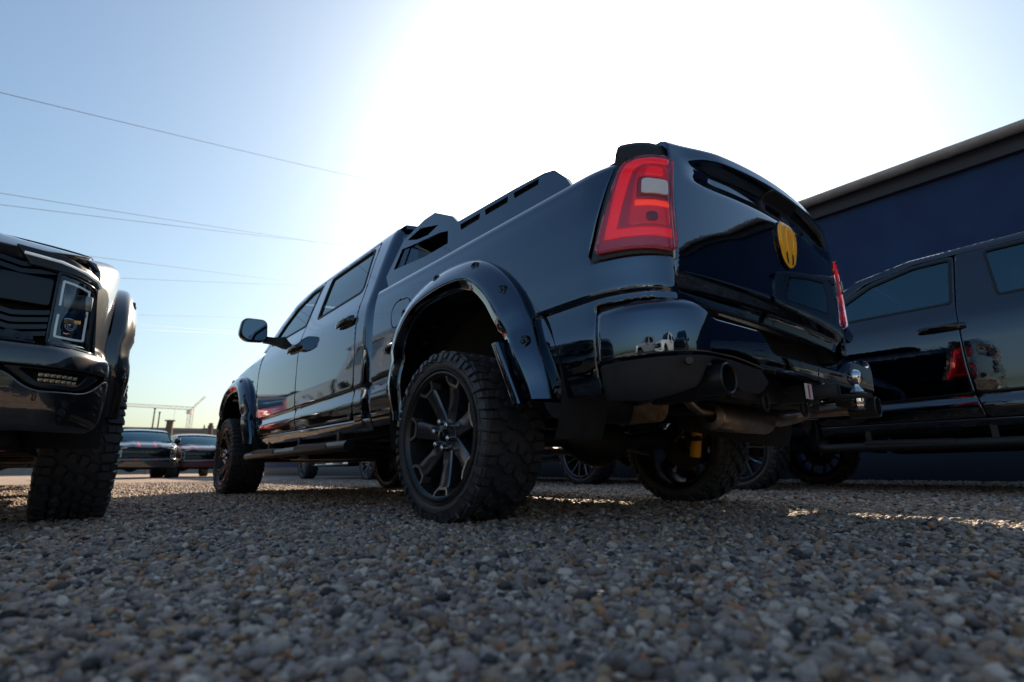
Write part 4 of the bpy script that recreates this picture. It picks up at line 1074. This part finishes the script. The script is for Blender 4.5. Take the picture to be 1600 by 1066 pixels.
obj('pin', tube([(-.075, -1.16, .545), (.075, -1.16, .545), (.09, -1.17, .52), (.09, -1.19, .50)], .008, 8), MT['chrome'], bmn)
# rear shock absorbers, coil springs, links, brake pipe, spare wheel
for s in (-1, 1):
    sh = obj('shock_absorber', tube([(s*.68, -s*.24, .30), (s*.655, -s*.31, .60)], .034, 14), MT['yellow'], main)
    obj('shaft', tube([(s*.66, -s*.30, .56), (s*.65, -s*.33, .72)], .011, 10), MT['chrome'], sh)
    obj('clamp', box(s*.672-.036, s*.672+.036, -s*.262-.04, -s*.262+.04, .395, .43, .006), MT['frame'], sh)
    obj('coil_spring', tube([(s*.46+.06*math.cos(t), .02+.06*math.sin(t), .44+.16*t/(10*PI)) for t in np.linspace(0, 10*PI, 90)], .009, 6), MT['frame'], main)
    obj('control_arm', tube([(s*.58, .02, .33), (s*.50, .75, .50)], .028, 10), MT['frame'], main)
    obj('brake_line', tube(spline([(s*.72, -.12, .60), (s*.70, -.16, .48), (s*.68, -.1, .40)], 5), .006, 6), MT['endcap'], main)
    obj('hanger', tube([(s*.80, -.72, .66), (s*.80, -.70, .44)], .007, 6), MT['endcap'], main)
obj('spare_wheel', fix_normals(lathe([(-.13, .20), (-.14, .33), (-.10, .37), (.10, .37), (.14, .33), (.13, .20), (-.02, .18), (-.02, 0)], 40, 'z')).xf(Matrix.Translation((0, -.62, .69))), MT['tyre'], main)

# ------------------------------------------------------------------ far background
def ray(u, v):
    d = Fv*822.13+R2*(u-800)-U2*(v-533); return d.normalized()
def at(u, v, dist): return CAM+ray(u, v)*dist
def ground_at(u, dist):
    d = ray(u, 736); d = Vector((d.x, d.y, 0)).normalized(); return Vector((CAM.x, CAM.y, 0))+d*dist
b0 = ground_at(306, 78); fb = empty('warehouse', (b0.x, b0.y, 0), -math.radians(12)); tag(fb, 'long low pale warehouse on the horizon behind the distant pickups', 'warehouse')
obj('wall', box(-40, 14, 0, 18, 0, 5.1), mat('far_wall', (.30, .27, .24), .8, noise=(.4, (.22, .2, .18), .4, .7)), fb)
obj('roof', box(-40.3, 14.3, -.3, 18.3, 5.11, 5.5), mat('far_roof', (.2, .18, .165), .7), fb)
for i in range(12): obj('window', box(-37+i*4.2, -34.6+i*4.2, -.04, .02, 2.6, 4.0), MT['glass_lt'], fb)
def pole(u, dist, h, r, name, label, cat, arms=False, group=None):
    p = ground_at(u, dist); o = empty(name, (p.x, p.y, 0), .6); tag(o, label, cat, group)
    obj('shaft', tube([(0, 0, 0), (0, 0, h)], [r, r*.7], 10), MT['wood'], o)
    if arms:
        obj('crossarm', box(-.9, .9, -.08, .08, h-.75, h-.55), MT['wood'], o)
        for x in (-.8, -.3, .3, .8): obj('insulator', tube([(x, 0, h-.55), (x, 0, h-.25)], .06, 8), MT['wood'], o)
    else:
        obj('cap', tube([(0, 0, h), (0, 0, h+.12)], r*1.1, 10), MT['wood'], o)
pole(228, 66, 6.55, .09, 'lamp_mast', 'thin tall mast behind the striped black pickup, the taller of the pair', 'mast')
pole(236.5, 66, 6.2, .09, 'lamp_mast', 'thin mast right beside the taller one behind the striped pickup', 'mast')
pole(255, 74, 6.0, .5, 'chimney', 'short stout chimney rising over the roof of the low warehouse', 'chimney')
pole(321, 62, 5.0, .26, 'utility_pole', 'wooden utility pole with crossarm beyond the dark red pickup', 'utility pole', True)
# tower crane
cb = ground_at(286, 300); CR = empty('tower_crane', (cb.x, cb.y, 0)); tag(CR, 'lattice tower crane far off on the horizon, coloured pale for haze', 'tower crane')
cr_dir = Vector((R2.x, R2.y, 0)).normalized()
CR.rotation_euler = (0, 0, math.atan2(cr_dir.y, cr_dir.x))
def lattice(A, B, w0, n, r):
    A = Vector(A); B = Vector(B); T = (B-A).normalized(); s = Vector((0, 1, 0)); u = T.cross(s).normalized(); m = MB()
    C = [(1, 1), (1, -1), (-1, -1), (-1, 1)]
    pt = lambda t, c: A+(B-A)*t+s*(c[0]*w0/2)+u*(c[1]*w0/2)
    for c in C: m.merge(tube([pt(0, c), pt(1, c)], r, 4))
    for i in range(n):
        for k in range(4):
            c, d = C[k], C[(k+1) % 4]; 
            if i % 2: c, d = d, c
            m.merge(tube([pt(i/n, c), pt((i+1)/n, d)], r*.6, 3))
    return m
HT = 29.5
obj('mast', lattice((0, 0, 0), (0, 0, HT), 1.7, 20, .13), MT['crane'], CR)
obj('jib', lattice((1.5, 0, HT+.4), (-44, 0, HT+3.4), 1.3, 34, .11), MT['crane'], CR)
obj('counter_jib', lattice((0, 0, HT), (6.2, 0, HT+6.4), .7, 8, .07), MT['crane'], CR)
obj('cab', box(-1.6, .2, -1.0, 1.0, HT-2.2, HT, .1), MT['crane'], CR)
obj('hoist_rope', tube([(-7.8, 0, HT+.6), (-7.8, 0, HT-6)], .07, 4), MT['crane'], CR)
obj('hook_block', box(-8.2, -7.4, -.3, .3, HT-7, HT-6, .1), MT['crane'], CR)
# overhead cables
def cable(p0, p1, d0, d1, sag, label, r=.012):
    A = at(*p0, d0); B = at(*p1, d1); A, B = A+(A-B)*.25, B+(B-A)*.35
    P = [A.lerp(B, t)-Vector((0, 0, 4*sag*t*(1-t))) for t in np.linspace(0, 1, 25)]
    tag(obj('power_cable', tube(P, r, 6), MT['wire']), label, 'cable', 'overhead cables across the sky')
cable((0, 139), (620, 288), 26, 58, .25, 'topmost overhead cable, alone high in the blue sky')
cable((0, 298), (565, 386), 30, 62, .2, 'upper one of two cables meeting above the cab roof')
cable((0, 316), (560, 383), 30, 62, .2, 'lower one of two cables meeting above the cab roof')
cable((125, 397), (490, 443), 36, 60, .1, 'cable starting over the grey bonnet, below the converging pair')
cable((170, 433), (440, 444), 60, 80, .1, 'faint cable just under the one over the grey bonnet', .014)
cable((200, 491), (445, 496), 60, 85, .1, 'faint cable level with the door mirror, upper of the low ones', .014)
cable((200, 505), (365, 517), 55, 80, .1, 'faint cable just below the mirror, the middle low one', .014)
cable((200, 514), (365, 521), 55, 80, .05, 'lowest faint cable in the sky beside the grey fender', .014)
